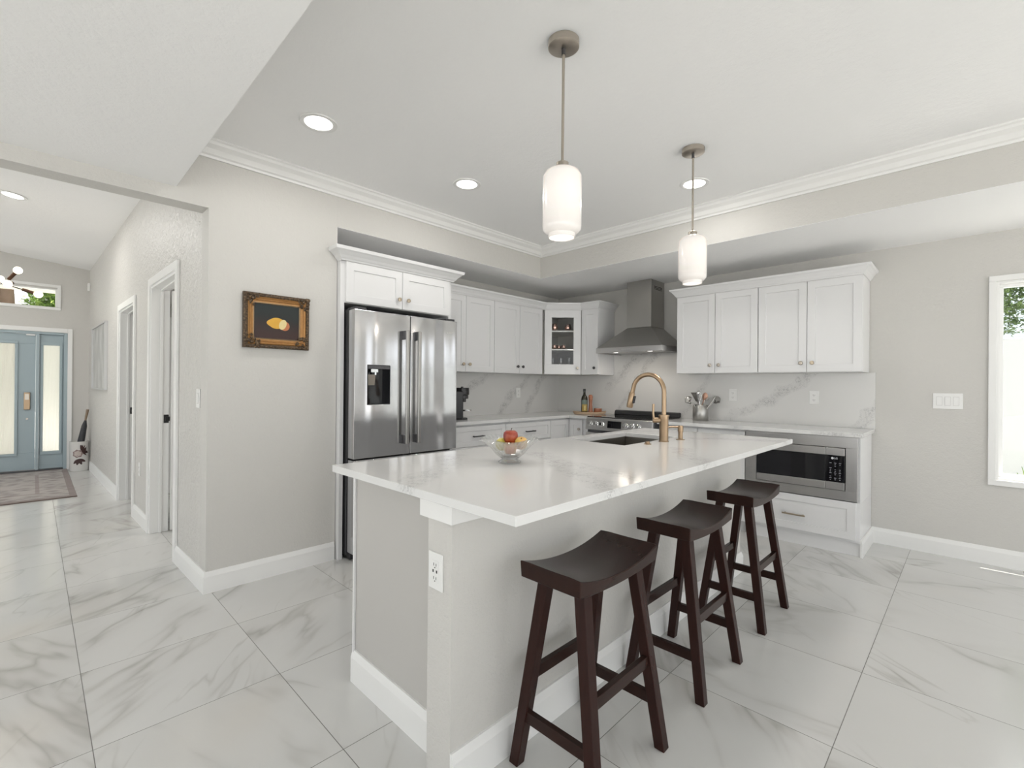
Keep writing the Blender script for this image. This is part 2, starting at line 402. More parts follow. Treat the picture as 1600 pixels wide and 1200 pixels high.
# hallway wall with two door openings
D1, D2 = (-4.83, -3.97, 2.03), (-6.40, -5.56, 1.985)
def hseg(b, x0, x1, z0, z1, t=.12, dy=0):
    return b.prism([(x0, hy(x0) - dy), (x1, hy(x1) - dy), (x1, hy(x1) + t), (x0, hy(x0) + t)], z0, z1)
b = B()
hseg(b, -9.3, D2[0], 0, 3.1); hseg(b, D2[0], D2[1], D2[2], 3.1); hseg(b, D2[1], D1[0], 0, 3.1); hseg(b, D1[0], D1[1], D1[2], 3.1); hseg(b, D1[1], -3.3727, 0, 3.1)
struct('wall_hall', b, 'hallwall', smooth=False)
XE = -9.16
DZ = 1.905
b = panel_with_holes(B(), -4.1, .60, 0, 3.5, [(-.98, .335, 0, 1.925), (-1.6, .228, 2.262, 2.545)], XE - .14, XE, 'x'); struct('wall_entry', b, 'wall', smooth=False)
struct('wall_header', B().box(-3.37, -4.0, 2.28, XW, .72, 3.4), 'wall', smooth=False)
struct('wall_rear', panel_with_holes(B(), -9.3, 3.35, 0, 3.6, [(-8.8, -3.9, 0, 2.35), (-2.9, 2.9, 0, 2.3)], -4.12, -4.0), 'wall', smooth=False)  # unseen rear wall, its wide openings added to let daylight in
struct('wall_right', panel_with_holes(B(), -4.0, YW, 0, 2.9, [(-3.5, 4.5, 0, 2.3)], 3.2, 3.32, 'x'), 'wall', smooth=False)  # unseen side wall, its long opening added to brighten the kitchen
# rooms beyond the hall doors
b = B().box(-9.3, 2.7, 0, -3.98, 2.8, 2.9).box(-5.26, .90, 0, -5.16, 2.7, 2.9).box(-9.3, .85, 0, -9.2, 2.7, 2.9)
struct('wall_bedrooms', b, 'wall', smooth=False)
struct('ceiling_bedrooms', B().box(-9.3, .86, 2.5, -3.99, 2.8, 2.56), 'ceil', smooth=False)
# kitchen ceiling: flat soffit around a raised tray
TX1, TY0, TY1 = 2.3, .56, 3.704
b = B().box(XW, -4.0, ZS, 3.2, TY0, ZS + .002).box(TX1, TY0, ZS, 3.2, YW, ZS + .002).box(XF, TY1, ZS, TX1, YW, ZS + .002).box(XF, 1.508, ZS, XW, TY1, ZS + .002)
struct('ceiling_soffit', b, 'ceil', smooth=False)
b = B().box(XW - .06, 1.5085, ZS + .0025, XW, TY1 + .06, 2.9)
b.box(XW, TY1, ZS + .0025, TX1, TY1 + .06, 2.9).box(TX1, TY0 - .06, ZS + .002, TX1 + .06, TY1 + .06, 2.9).box(XW + .0005, TY0 - .06, ZS + .0025, TX1, TY0, 2.9)
struct('wall_tray', b, 'wall', smooth=False)
struct('ceiling_tray', B().box(XW, TY0, ZC, TX1, TY1, ZC + .04), 'ceil', smooth=False)
# sloped hallway ceiling
def vz(x, y): return 2.897 - .11 * (y - .6) - .012 * (-5.4 - x) * 1.0
lo = [(-9.3, -4.1, vz(-9.3, -4.1)), (-3.3, -4.1, vz(-3.3, -4.1)), (-3.3, .9, vz(-3.3, .9)), (-9.3, .9, vz(-9.3, .9))]
struct('ceiling_hall', B().hexa(lo, [(x, y, z + .08) for x, y, z in lo]), 'ceil', smooth=False)
struct('roof', B().box(-9.6, -4.3, 3.62, 3.6, 5.25, 3.68), 'wall', smooth=False)
struct('roof_sun_blocker', B().box(-9.6, YW + .15, 2.45, 3.6, 5.083, 2.55).box(-9.6, YW + .15, 2.5, 3.6, YW + .2, 3.62), 'trim', smooth=False)  # unseen eave, added and trimmed to leave a thin sun strip indoors
struct('roof_porch', B().box(-11.6, -4.3, 2.79, -9.31, 2.2, 2.87), plain('cream_porch_ceiling', (.78, .74, .62), .7), smooth=False)
# crown moulding in the tray
cp = [(0, .0), (.012, .0), (.016, .012), (.03, .018), (.045, .045), (.072, .062), (.078, .076), (.09, .082), (.09, .092), (0, .092)]
prof = [(o, 2.573 + z) for o, z in cp]
b = B().sweep([(XW, TY0 + .001), (XW, TY1), (TX1, TY1), (TX1, TY0 + .001)], prof, 1)
struct('trim_crown', b, 'trim', smooth=False)
# baseboards
def bprof(h=.125, t=.016): return [(0, 0), (t, 0), (t, h - .028), (t - .005, h - .012), (t - .009, h), (0, h)]
struct('baseboard_painting', B().sweep([(D1[1] + .058, hy(D1[1] + .058)), (XW, .72), (XW, 1.498)], bprof(), 1), 'trim', smooth=False)
struct('baseboard_right', B().sweep([(-.589, YW), (3.2, YW)], bprof(), 1), 'trim', smooth=False)
struct('baseboard_hall', B().sweep([(D2[1] + .062, hy(D2[1] + .062)), (D1[0] - .062, hy(D1[0] - .062))], bprof(), 1), 'trim', smooth=False)
struct('baseboard_entry', B().sweep([(XE, .39), (XE, hy(XE)), (D2[0] - .062, hy(D2[0] - .062))], bprof(), 1), 'trim', smooth=False)

# hall doorways: casing, jambs, stop, strike plate
for k, (x0, x1, zt) in enumerate((D1, D2)):
    b = B()
    cw, ct = .062, .018
    hseg(b, x0 - cw, x0, 0, zt + cw, 0, ct); hseg(b, x1, x1 + cw, 0, zt + cw, 0, ct); hseg(b, x0, x1, zt, zt + cw, 0, ct)
    frame = b.obj('door_%d' % (k + 1), 'trim', None, .003); frame['kind'] = 'structure'
    b = B(); jt = .018
    hseg(b, x0 - .001, x0 + jt, 0, zt, .121, .006); hseg(b, x1 - jt, x1 + .001, 0, zt, .121, .006); hseg(b, x0 + jt, x1 - jt, zt - jt, zt + .001, .121, .006)
    b.obj('door_jamb', 'trim', frame, .002)
    b = B(); h0 = hy(x0)
    b.box(x0 + jt, h0 + .055, 0, x0 + jt + .012, h0 + .075, zt - jt).box(x1 - jt - .012, h0 + .055, 0, x1 - jt, h0 + .075, zt - jt).box(x0 + jt, h0 + .055, zt - jt - .012, x1 - jt, h0 + .075, zt - jt)
    b.obj('door_stop', 'trim', frame, .002)
    b = B().box(x0 + jt, h0 + .084, .905, x0 + jt + .004, h0 + .118, .975).box(x0 + jt + .002, h0 + .095, .922, x0 + jt + .014, h0 + .125, .958)
    b.obj('strike_plate', 'dark', frame, .002, label='black strike plate on the jamb')
    # open leaf swung into the room beyond, hinged on the near jamb
    b = B().box(x0 + jt + .001, h0 + .13, .012, x0 + jt + .036, h0 + .90, zt - jt - .004)
    b.obj('door_leaf', 'trim', frame, .002)

# entry door unit: door leaf, sidelight, frames
teal = plain('grey_blue_door_paint', (.36, .44, .475), .38)
a = N('frosted_reeded_glass'); p = a.pos()
wv = a.n('ShaderNodeTexWave', wave_type='BANDS', bands_direction='Y'); a.l(a.mp(p, (1, 12, 1)), wv.inputs[0]); wv.inputs['Scale'].default_value = 2.4
tl = a.n('ShaderNodeBsdfTranslucent'); tl.inputs[0].default_value = (.92, .91, .86, 1); df = a.n('ShaderNodeBsdfRefraction'); df.inputs[0].default_value = (.95, .94, .90, 1); df.inputs['Roughness'].default_value = .6; df.inputs['IOR'].default_value = 1.12
mx = a.n('ShaderNodeMixShader'); mx.inputs[0].default_value = .6; a.l(tl.outputs[0], mx.inputs[1]); a.l(df.outputs[0], mx.inputs[2]); a.l(mx.outputs[0], a.out.inputs[0])
bp = a.bump(wv.outputs['Fac'], .5, .004, False); a.l(bp, tl.inputs['Normal']); a.l(bp, df.inputs['Normal'])
frost = a.m
b = B().box(XE, .335, 0, XE + .02, .385, 1.985).box(XE, -1.03, 1.925, XE + .02, .335, 1.985).box(XE, -1.03, 0, XE + .02, -.98, 1.925)
frame = b.obj('door_frame_entry', 'trim', None, .003); frame['kind'] = 'structure'
b = B().box(XE - .12, .297, 0, XE + .004, .3345, 1.9245).box(XE - .12, -.979, 1.89, XE + .004, .297, 1.9245).box(XE - .12, .02, 0, XE + .004, .052, 1.89)
b.obj('door_jamb', teal, frame, .003)
def ring4(b, y0, y1, z0, z1, iy0, iy1, iz0, iz1, xa, xb):
    b.box(xa, y0, z0, xb, y1, iz0).box(xa, y0, iz1, xb, y1, z1).box(xa, y0, iz0, xb, iy0, iz1).box(xa, iy1, iz0, xb, y1, iz1); return b
side = ring4(B(), .053, .296, .03, 1.889, .093, .257, .27, 1.745, XE - .08, XE - .03).obj('sidelight_panel', teal, frame, .002)
ring4(B(), .066, .284, .225, 1.785, .093, .257, .27, 1.745, XE - .03, XE - .016).obj('sidelight_moulding', teal, frame, .004)
B().box(XE - .06, .0935, .271, XE - .05, .2565, 1.744).obj('frosted_pane', frost, frame, smooth=False)
B().box(XE - .13, -.979, 0, XE + .01, .297, .028).obj('threshold', 'grey', frame, .003)
leaf = thing('front_door', 'grey blue front door with a tall frosted glass pane and brass keypad lock', 'door', (XE - .055, -.01, .032))
def L(b): return b
dx = XE - .055
ring4(B(), -.965, .018, .035, 1.885, -.70, -.178, .265, 1.75, -.024 + dx, .024 + dx).obj('door_panel', teal, leaf, .003, loc=(-dx, .01, -.032))
ring4(B(), -.73, -.148, .235, 1.785, -.70, -.178, .265, 1.75, .024 + dx, .04 + dx).obj('glass_moulding', teal, leaf, .005, loc=(-dx, .01, -.032))
B().box(dx - .006, -.6995, .266, dx + .006, -.1785, 1.749).obj('frosted_pane', frost, leaf, loc=(-dx, .01, -.032), smooth=False)
lk = B().box(dx + .025, -.092, .855, dx + .05, -.03, 1.09).obj('keypad_lock', 'brass', leaf, .006, loc=(-dx, .01, -.032), label='brass keypad lock plate')
B().box(dx + .05, -.082, .99, dx + .054, -.04, 1.07).obj('keypad', 'nickel', lk, .002)
B().cyl((dx + .024, -.06, .73), (dx + .034, -.06, .73), .012).obj('deadbolt_cap', 'nickel', leaf, loc=(-dx, .01, -.032))
B().box(dx + .022, -.075, 1.865, dx + .05, .012, 1.884).obj('door_sensor', 'plate', leaf, .003, loc=(-dx, .01, -.032))

# transom window above the entry door
b = B()
def frame_x(b, y0, y1, z0, z1, w_, xa, xb): return ring4(b, y0, y1, z0, z1, y0 + w_, y1 - w_, z0 + w_, z1 - w_, xa, xb)
t = frame_x(B(), -1.65, .262, 2.237, 2.588, .036, XE, XE + .016).obj('window_2', 'trim', None, .003); t['kind'] = 'structure'
frame_x(B(), -1.6, .228, 2.262, 2.545, .022, XE - .10, XE - .05).obj('window_frame', 'trim', t, .003)
B().box(XE - .075, -1.578, 2.284, XE - .07, .206, 2.523).obj('window_pane', 'glass', t, smooth=False)

# kitchen window
def frame_y(b, x0, x1, z0, z1, w_, ya, yb):
    return b.box(x0, ya, z0, x1, yb, z0 + w_).box(x0, ya, z1 - w_, x1, yb, z1).box(x0, ya, z0 + w_, x0 + w_, yb, z1 - w_).box(x1 - w_, ya, z0 + w_, x1, yb, z1 - w_)
t = frame_y(B(), .072, 1.36, .565, 2.045, .04, YW - .016, YW).obj('window_1', 'trim', None, .003); t['kind'] = 'structure'
frame_y(B(), WX0, WX1, WZ0, WZ1, .014, YW + .0, YW + .139).obj('window_jamb', 'trim', t, .002)
frame_y(B(), WX0 + .014, WX1 - .014, WZ0 + .014, WZ1 - .014, .022, YW + .07, YW + .12).obj('window_frame', 'trim', t, .003)
B().box(WX0 + .036, YW + .09, WZ0 + .036, WX1 - .036, YW + .095, WZ1 - .036).obj('window_pane', 'glass', t, smooth=False)

t = frame_y(B(), 2.06, 2.86, .24, 2.11, .06, YW - .016, YW).obj('window_3', 'trim', None, .003); t['kind'] = 'structure'  # unseen window, added for daylight and a bright band on the refrigerator
frame_y(B(), 2.12, 2.80, .3, 2.05, .03, YW + .07, YW + .12).obj('window_frame', 'trim', t, .003)
B().box(2.15, YW + .09, .33, 2.77, YW + .095, 2.02).obj('window_pane', 'glass', t, smooth=False)

# ================================================================== OUTSIDE
struct('wall_garden', B().box(-3, 8.0, -.125, 9, 8.15, 1.83), plain('white_garden_wall', (.52, .535, .53), .8), smooth=False)
a = N('weathered_roof_shingles'); p = a.obj()
br = a.n('ShaderNodeTexBrick'); a.l(a.mp(p, (1.3, 1, 4.5), (0, 0, 0)), br.inputs[0])
sep = a.n('ShaderNodeSeparateXYZ'); a.l(p, sep.inputs[0]); cb = a.n('ShaderNodeCombineXYZ'); a.l(sep.outputs[0], cb.inputs[0]); a.l(sep.outputs[2], cb.inputs[1])
a.l(cb.outputs[0], br.inputs[0]); br.inputs['Scale'].default_value = 4; br.inputs['Color1'].default_value = (.20, .25, .27, 1); br.inputs['Color2'].default_value = (.30, .36, .37, 1); br.inputs['Mortar'].default_value = (.13, .15, .17, 1)
br.inputs['Mortar Size'].default_value = .03; br.inputs['Brick Width'].default_value = .9; br.inputs['Row Height'].default_value = .22
a.set(color=br.outputs[0], rough=.8)
nh = thing('neighbouring_house', 'neighbouring house with a pale blue grey shingle roof beyond the white garden wall', 'house', (2, 13, -.125))
B().box(-7, 0, 0, 9, 4, 1.7).obj('house_wall', plain('house_render', (.6, .6, .57), .8), nh, smooth=False)
B().prism([(-.8, 1.66), (4.8, 4.4), (4.8, 4.3), (-.8, 1.5)], -7.4, 9.4, 'x').obj('house_roof', a.m, nh, smooth=False)

def leafmat(name, c1, c2, c3):
    a = N(name); g = a.n('ShaderNodeObjectInfo'); n = a.noise(a.obj(), 6, 2, .6)
    a.set(color=a.ramp(n, [(.3, c1), (.5, c2), (.72, c3)]), rough=.55); return a.m
def foliage(cx, cy, cz, rx, ry, rz, n, s, shell=.35):
    b = B(); rnd = random.Random(int(abs(cx * 91 + cy * 37 + cz * 11)) + n)
    for _ in range(n):
        while True:
            v = Vector((rnd.uniform(-1, 1), rnd.uniform(-1, 1), rnd.uniform(-1, 1)))
            if shell < v.length < 1: break
        v *= (.82 + .25 * math.sin(v.x * 7 + v.y * 5) * math.cos(v.z * 6))
        p = Vector((cx + v.x * rx, cy + v.y * ry, cz + v.z * rz))
        d = Vector((rnd.uniform(-1, 1), rnd.uniform(-1, 1), rnd.uniform(-.8, .4))).normalized(); e = d.cross(Vector((rnd.uniform(-1, 1), rnd.uniform(-1, 1), 1))).normalized()
        q = s * rnd.uniform(.6, 1.3)
        vs = [b.bm.verts.new(p + d * q * u_ + e * q * w_ + Vector((0, 0, h_ * q))) for u_, w_, h_ in ((-1, 0, 0), (-.2, .42, .1), (1, 0, -.12), (-.2, -.42, .1))]
        b.bm.faces.new(vs)
    return b
g1 = leafmat('tree_leaves', (.035, .075, .018), (.10, .17, .04), (.25, .33, .12))
g2 = leafmat('bush_leaves', (.06, .14, .02), (.20, .33, .05), (.45, .55, .14))
bark = m_wood('tree_bark', (.09, .06, .04), (.17, .12, .09), .8, 'z', .3, 0)
tr = thing('garden_tree', 'leafy green tree overhanging the white garden wall outside the kitchen window', 'tree', (1.5, 9.2, -.125))
foliage(-.7, -.1, 3.0, 1.3, .8, .85, 11000, .034).obj('foliage', g1, tr, smooth=False)
foliage(-1.25, -.5, 2.35, .35, .3, .4, 1100, .03, 0).obj('foliage', g1, tr, smooth=False)
B().tube([(0.5, .3, 0), (.35, .25, 1.2), (.0, .1, 2.2), (-.5, 0, 2.9)], [.16, .13, .10, .06]).obj('trunk', bark, tr)
def spiky(name, loc, n, h, seed, label, group=None):
    rnd = random.Random(seed); b = B()
    for i in range(n):
        a_ = 2 * PI * i / n * 2.4 + rnd.uniform(-.2, .2); el = rnd.uniform(.35, 1.35); ln = h * rnd.uniform(.7, 1.05)
        d = Vector((math.cos(a_) * math.cos(el), math.sin(a_) * math.cos(el), math.sin(el))); sd = Vector((-math.sin(a_), math.cos(a_), 0)); up = d.cross(sd)
        pts = []
        for k in range(6):
            t_ = k / 5; wd = .032 * h / .6 * (1 - t_) * (1 + 1.2 * t_) + .001; c = d * ln * t_ + Vector((0, 0, -.12 * h * t_ * t_ * (1.4 - el)))
            pts.append([b.bm.verts.new(c + sd * wd), b.bm.verts.new(c - up * wd * .3 ), b.bm.verts.new(c - sd * wd), b.bm.verts.new(c - up * (wd * .3 + .004))])
        b.skin(pts)
    return tag(b.obj(name, leafmat(name + '_leaf', (.05, .10, .03), (.12, .22, .05), (.40, .50, .15)), None, loc=loc), label, 'plant', group)
spiky('agave_plant', (.47, 6.7, -.125), 22, .75, 3, 'spiky green agave in front of the white garden wall outside the window')
# greenery seen through the transom
tr = thing('porch_bush', 'bright green bush outside the transom, to the right of the tree trunk', 'bush', (-12.6, .15, -.125))
foliage(0, .1, 2.85, .8, .42, .72, 4200, .045, .2).obj('foliage', g2, tr, smooth=False)
B().tube([(0, .1, 0), (.05, .1, 1.5), (0, .1, 2.6)], [.05, .04, .03]).obj('stem', bark, tr)
tr = thing('front_yard_tree', 'yard tree with brown trunk and lime green leaves outside the transom', 'tree', (-12.9, -1.08, -.125))
foliage(0, .0, 2.85, .8, .62, .72, 4200, .045, .2).obj('foliage', g2, tr, smooth=False)
B().tube([(0.3, .70, 0), (.3, .70, 1.6), (.28, .71, 2.6), (.2, .70, 3.2)], [.16, .14, .13, .11]).obj('trunk', bark, tr)
struct('street_hills', B().box(-30, -20, -.125, -29.5, 20, 5.0), plain('grey_background', (.52, .53, .52), .9), smooth=False)  # even neutral grey, keeps the frosted panes untinted

# ================================================================== CABINETS
def shaker(b, x0, x1, z0, z1, t=.02, rail=.058, rec=.008, y=0.0):
    # door leaf: front at y - t, back at y
    f = y - t; V = b.bm.verts.new
    o = [V((x0, f, z0)), V((x1, f, z0)), V((x1, f, z1)), V((x0, f, z1))]
    i = [V((x0 + rail, f, z0 + rail)), V((x1 - rail, f, z0 + rail)), V((x1 - rail, f, z1 - rail)), V((x0 + rail, f, z1 - rail))]
    r = [V((v.co.x, f + rec, v.co.z)) for v in i]; k = [V((v.co.x, y, v.co.z)) for v in o]
    for n in range(4):
        n2 = (n + 1) % 4
        b.bm.faces.new((o[n], o[n2], i[n2], i[n])); b.bm.faces.new((i[n], i[n2], r[n2], r[n])); b.bm.faces.new((o[n], k[n], k[n2], o[n2]))
    b.bm.faces.new(r); b.bm.faces.new(k[::-1]); return b
def knob(parent, x, z, y=-.02, mat='knob', label=None):
    b = B(); b.skin([b.ring((x, y, z), .006, (0, -1, 0)), b.ring((x, y - .010, z), .0065, (0, -1, 0)), b.ring((x, y - .013, z), .014, (0, -1, 0)), b.ring((x, y - .020, z), .0165, (0, -1, 0)), b.ring((x, y - .026, z), .0145, (0, -1, 0)), b.ring((x, y - .028, z), .009, (0, -1, 0))])
    return b.obj('knob', mat, parent, ang=50, label=label)
def pull(parent, x0, x1, z, y=-.02, mat='knob'):
    b = B().box(x0, y - .034, z - .006, x1, y - .024, z + .006)
    b.box(x0 + .012, y - .026, z - .005, x0 + .022, y, z + .005).box(x1 - .022, y - .026, z - .005, x1 - .012, y, z + .005)
    return b.obj('handle', mat, parent, .0015)
def door(parent, x0, x1, z0, z1, kx=None, kz=None, kmat='knob', **kw):
    d = shaker(B(), x0, x1, z0, z1, **kw).obj('door', 'cab', parent, .0012, seg=1)
    if kx is not None: knob(d, kx, kz, mat=kmat)
    return d
ZU0, ZU1, ZCR = 1.370, 2.115, 2.187
def upper(loc, rot, W, D, z0, z1, label, group, ndoor=2, kn=None, kmat=('knob', 'knob')):
    t = thing('wall_cabinet', label, 'cabinet', (loc[0], loc[1], z0), rot, group); H = z1 - z0
    B().box(0, 0, 0, W, D, H).obj('body', 'cab', t, .001, seg=1)
    w_ = W / ndoor; g_ = .0018
    for i in range(ndoor):
        kx = (w_ - .04 if i == 0 else w_ + .04) if ndoor == 2 else W - .04
        door(t, i * w_ + g_, (i + 1) * w_ - g_, .003, H - .003, kx, .075 if H > .5 else .065, kmat[i])
    return t
GU = 'white shaker wall cabinets'
YU, DU = 4.45, .315    # carcass front of the cooker wall uppers (doors stand 20 mm proud)
upper((-2.087, YU), 0, .738, DU, ZU0, ZU1, 'white two-door wall cabinet directly right of the range hood', GU, kmat=('nickel', 'nickel'))
upper((-1.346, YU), 0, .738, DU, ZU0, ZU1, 'white two-door wall cabinet above the microwave, end of the run by the window', GU, kmat=('nickel', 'knob'))
XU = -3.55
upper((XU, 2.57), PI / 2, .757, .296, ZU0, ZU1, 'white two-door wall cabinet beside the refrigerator above the coffee machine', GU)
upper((XU, 3.329), PI / 2, .757, .296, ZU0, ZU1, 'white two-door wall cabinet between coffee cabinet and glass corner cabinet', GU, kmat=('grey', 'grey'))
t = upper((-3.237, YU), 0, .229, DU, ZU0, ZU1, 'narrow single-door white wall cabinet left of the range hood', GU, 1, kmat=('grey',))
# diagonal glass-front corner cabinet
t = thing('corner_cabinet', 'white diagonal corner wall cabinet with a glass door and glassware inside', 'cabinet', (XU, 4.135, ZU0), 0)
ox, oy = XU, 4.135
P5 = [(0, 0), (.302, .304), (.302, .625), (-.296, .625), (-.296, 0)]
H = ZU1 - ZU0; DL = math.hypot(.302, .304); AG = math.atan2(.304, .302)
b = B().prism(P5, 0, .018).prism(P5, H - .018, H)
b.box(-.296, .60, .018, .302, .622, H - .018).box(-.296, 0, .018, -.28, .60, H - .018).box(.286, .32, .018, .302, .60, H - .018).box(-.28, 0, .018, -.005, .014, H - .018)
b.obj('body', 'cabin', t, .001, seg=1)
for z in (.285, .50):
    B().prism([(-.05, .04), (.27, .33), (.285, .595), (-.275, .595), (-.275, .04)], z, z + .016).obj('shelf', 'trim', t, .001, seg=1)
b = B(); x0, x1, z0, z1 = .004, DL - .004, .003, H - .003; rl = .085
b.box(x0, -.02, z0, x1, 0, z0 + rl + .03).box(x0, -.02, z1 - rl, x1, 0, z1).box(x0, -.02, z0 + rl + .03, x0 + rl, 0, z1 - rl).box(x1 - rl, -.02, z0 + rl + .03, x1, 0, z1 - rl)
d = b.obj('door', 'cab', t, .002, rot=(0, 0, AG)); knob(d, x1 - .04, .075, mat='nickel')
B().box(x0 + rl, -.012, z0 + rl + .03, x1 - rl, -.008, z1 - rl).obj('glass_pane', 'glass', d, smooth=False)
pinkgl = m_glass('copper_glass', (.80, .52, .42), False); 
def in_corner(s_, depth):   # s_: 0..1 along the diagonal door, depth: metres behind it
    return (ox + .302 * s_ - depth * math.sin(AG), oy + .304 * s_ + depth * math.cos(AG))
def glassware(name, prof, mat, pts, z, labels, grp, cat):
    first = None
    for (s_, dp), lb in zip(pts, labels):
        x, y = in_corner(s_, dp)
        if first is None:
            o = B().lathe(prof, n=20).obj(name, mat); first = o
        else:
            o = first.copy(); C.objects.link(o)
        o.location = (x, y, z); tag(o, lb, cat, grp)
cup = [(.001, 0), (.022, 0), (.034, .012), (.040, .035), (.036, .065), (.030, .082), (.027, .082), (.033, .063), (.036, .035), (.030, .014), (.001, .006)]
glassware('copper_tumbler', cup, plain('polished_copper', (.78, .50, .42), .12, 1.0), ((.30, .10), (.68, .12)), ZU0 + .5165, ('left round rose copper tumbler on the top shelf behind the cabinet glass', 'right round rose copper tumbler on the top shelf behind the cabinet glass'), 'copper tumblers in the corner cabinet', 'tumbler')
cup2 = [(x * .75, z * .62) for x, z in cup]
glassware('copper_cup', cup2, plain('dark_copper', (.55, .36, .30), .15, 1.0), ((.30, .09), (.44, .15), (.56, .10)), ZU0 + .3015, ('leftmost small copper cup on the middle cabinet shelf', 'middle small copper cup on the middle cabinet shelf', 'rightmost small copper cup on the middle cabinet shelf'), 'small copper cups in the corner cabinet', 'cup')
flute = [(.001, 0), (.028, 0), (.028, .003), (.004, .008), (.0035, .06), (.018, .09), (.024, .14), (.022, .185), (.0205, .185), (.0225, .14), (.016, .092), (.001, .08)]
glassware('wine_glass', flute, 'glasssolid', ((.26, .10), (.50, .14), (.72, .12)), ZU0 + .0185, ('leftmost clear stemmed glass at the bottom of the glass corner cabinet', 'middle clear stemmed glass at the bottom of the glass corner cabinet', 'rightmost clear stemmed glass at the bottom of the glass corner cabinet'), 'stemmed glasses in the corner cabinet', 'glass')
# crown along the wall cabinets
def ccrown(z, h=.075): return [(-.001, z - .002), (.004, z - .002), (.008, z + .008), (.014, z + .014), (.022, z + .03), (.04, z + .052), (.052, z + .06), (.056, z + h), (-.001, z + h)]
def crown(name, path, z, label):
    return tag(B().sweep(path, ccrown(z), 1).obj(name, 'cab', None, smooth=False), label, 'moulding')
yd = YU - .021; xd = XU + .021
crown('cabinet_crown', [(xd, 2.5745), (xd, 4.128), (XU + .302 + .018, YU - .022), (-3.0065, YU - .022), (-3.0065, YW - .002)], ZU1, 'white crown moulding turning the corner above the glass-front cabinet')
crown('cabinet_crown', [(-2.089, YW - .002), (-2.089, yd), (-.606, yd), (-.606, YW - .002)], ZU1, 'white crown moulding on the wall cabinets right of the range hood')

# refrigerator surround
t = thing('refrigerator_cabinet', 'white cabinet surround with two short doors above the refrigerator', 'cabinet', (-3.19, 1.512, 0), PI / 2)
W = .985; H0, H1 = 1.826, 2.118
B().box(0, 0, 0, .030, .655, H1).obj('side_panel', 'cab', t, .001, seg=1)
B().box(W - .030, 0, 0, W, .655, H1).obj('side_panel', 'cab', t, .001, seg=1)
B().box(.030, 0, H0 - .004, W - .030, .65, H1).obj('body', 'cab', t, .001, seg=1)
door(t, .034, W / 2 - .002, H0, H1 - .003, W / 2 - .035, H0 + .07)
door(t, W / 2 + .002, W - .034, H0, H1 - .003, W / 2 + .045, H0 + .07)
B().sweep([(-.001, .04), (-.001, -.021), (W + .001, -.021), (W + .001, .60)], [(o * 1.3, z) for o, z in ccrown(H1, .082)], 1).obj('crown', 'cab', t, smooth=False)

# ---- refrigerator
t = thing('refrigerator', 'stainless french door refrigerator with black water dispenser and twin bar handles', 'refrigerator', (-3.055, 1.553, 0), PI / 2)
FW, FD, FH = .902, .76, 1.765
B().box(.004, .115, .03, FW - .004, FD, 1.775).obj('body', 'grey', t, .004)
B().box(.01, .055, .012, FW - .01, .20, .055).obj('kick_plate', 'dark', t, .002)
gx = FW / 2
def fdoor(x0, x1, z0, z1, hole=None):
    n = 10; b = B(); D_ = .085
    if hole:
        hx0, hx1, hz0, hz1 = hole; V = b.bm.verts.new
        def q4(y, a0, a1, c0, c1): return [V((a0, y, c0)), V((a1, y, c0)), V((a1, y, c1)), V((a0, y, c1))]
        of, nf, nb, ob = q4(0, x0, x1, z0, z1), q4(0, hx0, hx1, hz0, hz1), q4(.06, hx0, hx1, hz0, hz1), q4(D_, x0, x1, z0, z1)
        for k in range(4):
            k2 = (k + 1) % 4; b.bm.faces.new((of[k], of[k2], nf[k2], nf[k])); b.bm.faces.new((nf[k], nf[k2], nb[k2], nb[k])); b.bm.faces.new((of[k], ob[k], ob[k2], of[k2]))
        b.bm.faces.new(nb); b.bm.faces.new(ob[::-1])
    else: b.box(x0, 0, z0, x1, D_, z1)
    return b
dl = fdoor(0, gx - .003, .72, FH, (.098, .282, 1.098, 1.378)).obj('door', 'fridge', t, .004, ang=20)
dr = fdoor(gx + .003, FW, .72, FH).obj('door', 'fridge', t, .004)
B().box(-.0005, .0862, .71, gx - .003, .112, FH + .006).obj('door_gasket', 'dark', dl)
B().box(gx + .003, .0862, .71, FW, .112, FH + .006).obj('door_gasket', 'dark', dr)
fz = B().box(0, 0, .06, FW, .085, .71).obj('freezer_drawer', 'fridge', t, .004)
b = B().box(.10, -.05, .635, FW - .10, -.03, .665).box(.12, -.03, .638, .145, 0, .662).box(FW - .145, -.03, .638, FW - .12, 0, .662); b.obj('handle', 'steelv', fz, .004)
for dd, xc in ((dl, gx - .052), (dr, gx + .052)):
    h = B().box(xc - .013, -.056, .80, xc + .013, -.036, 1.645).obj('handle', 'steelv', dd, .004)
    B().box(xc - .012, -.0365, .80, xc + .012, 0, .865).obj('handle_bracket', 'grey', h, .003); B().box(xc - .012, -.0365, 1.58, xc + .012, 0, 1.645).obj('handle_bracket', 'grey', h, .003)
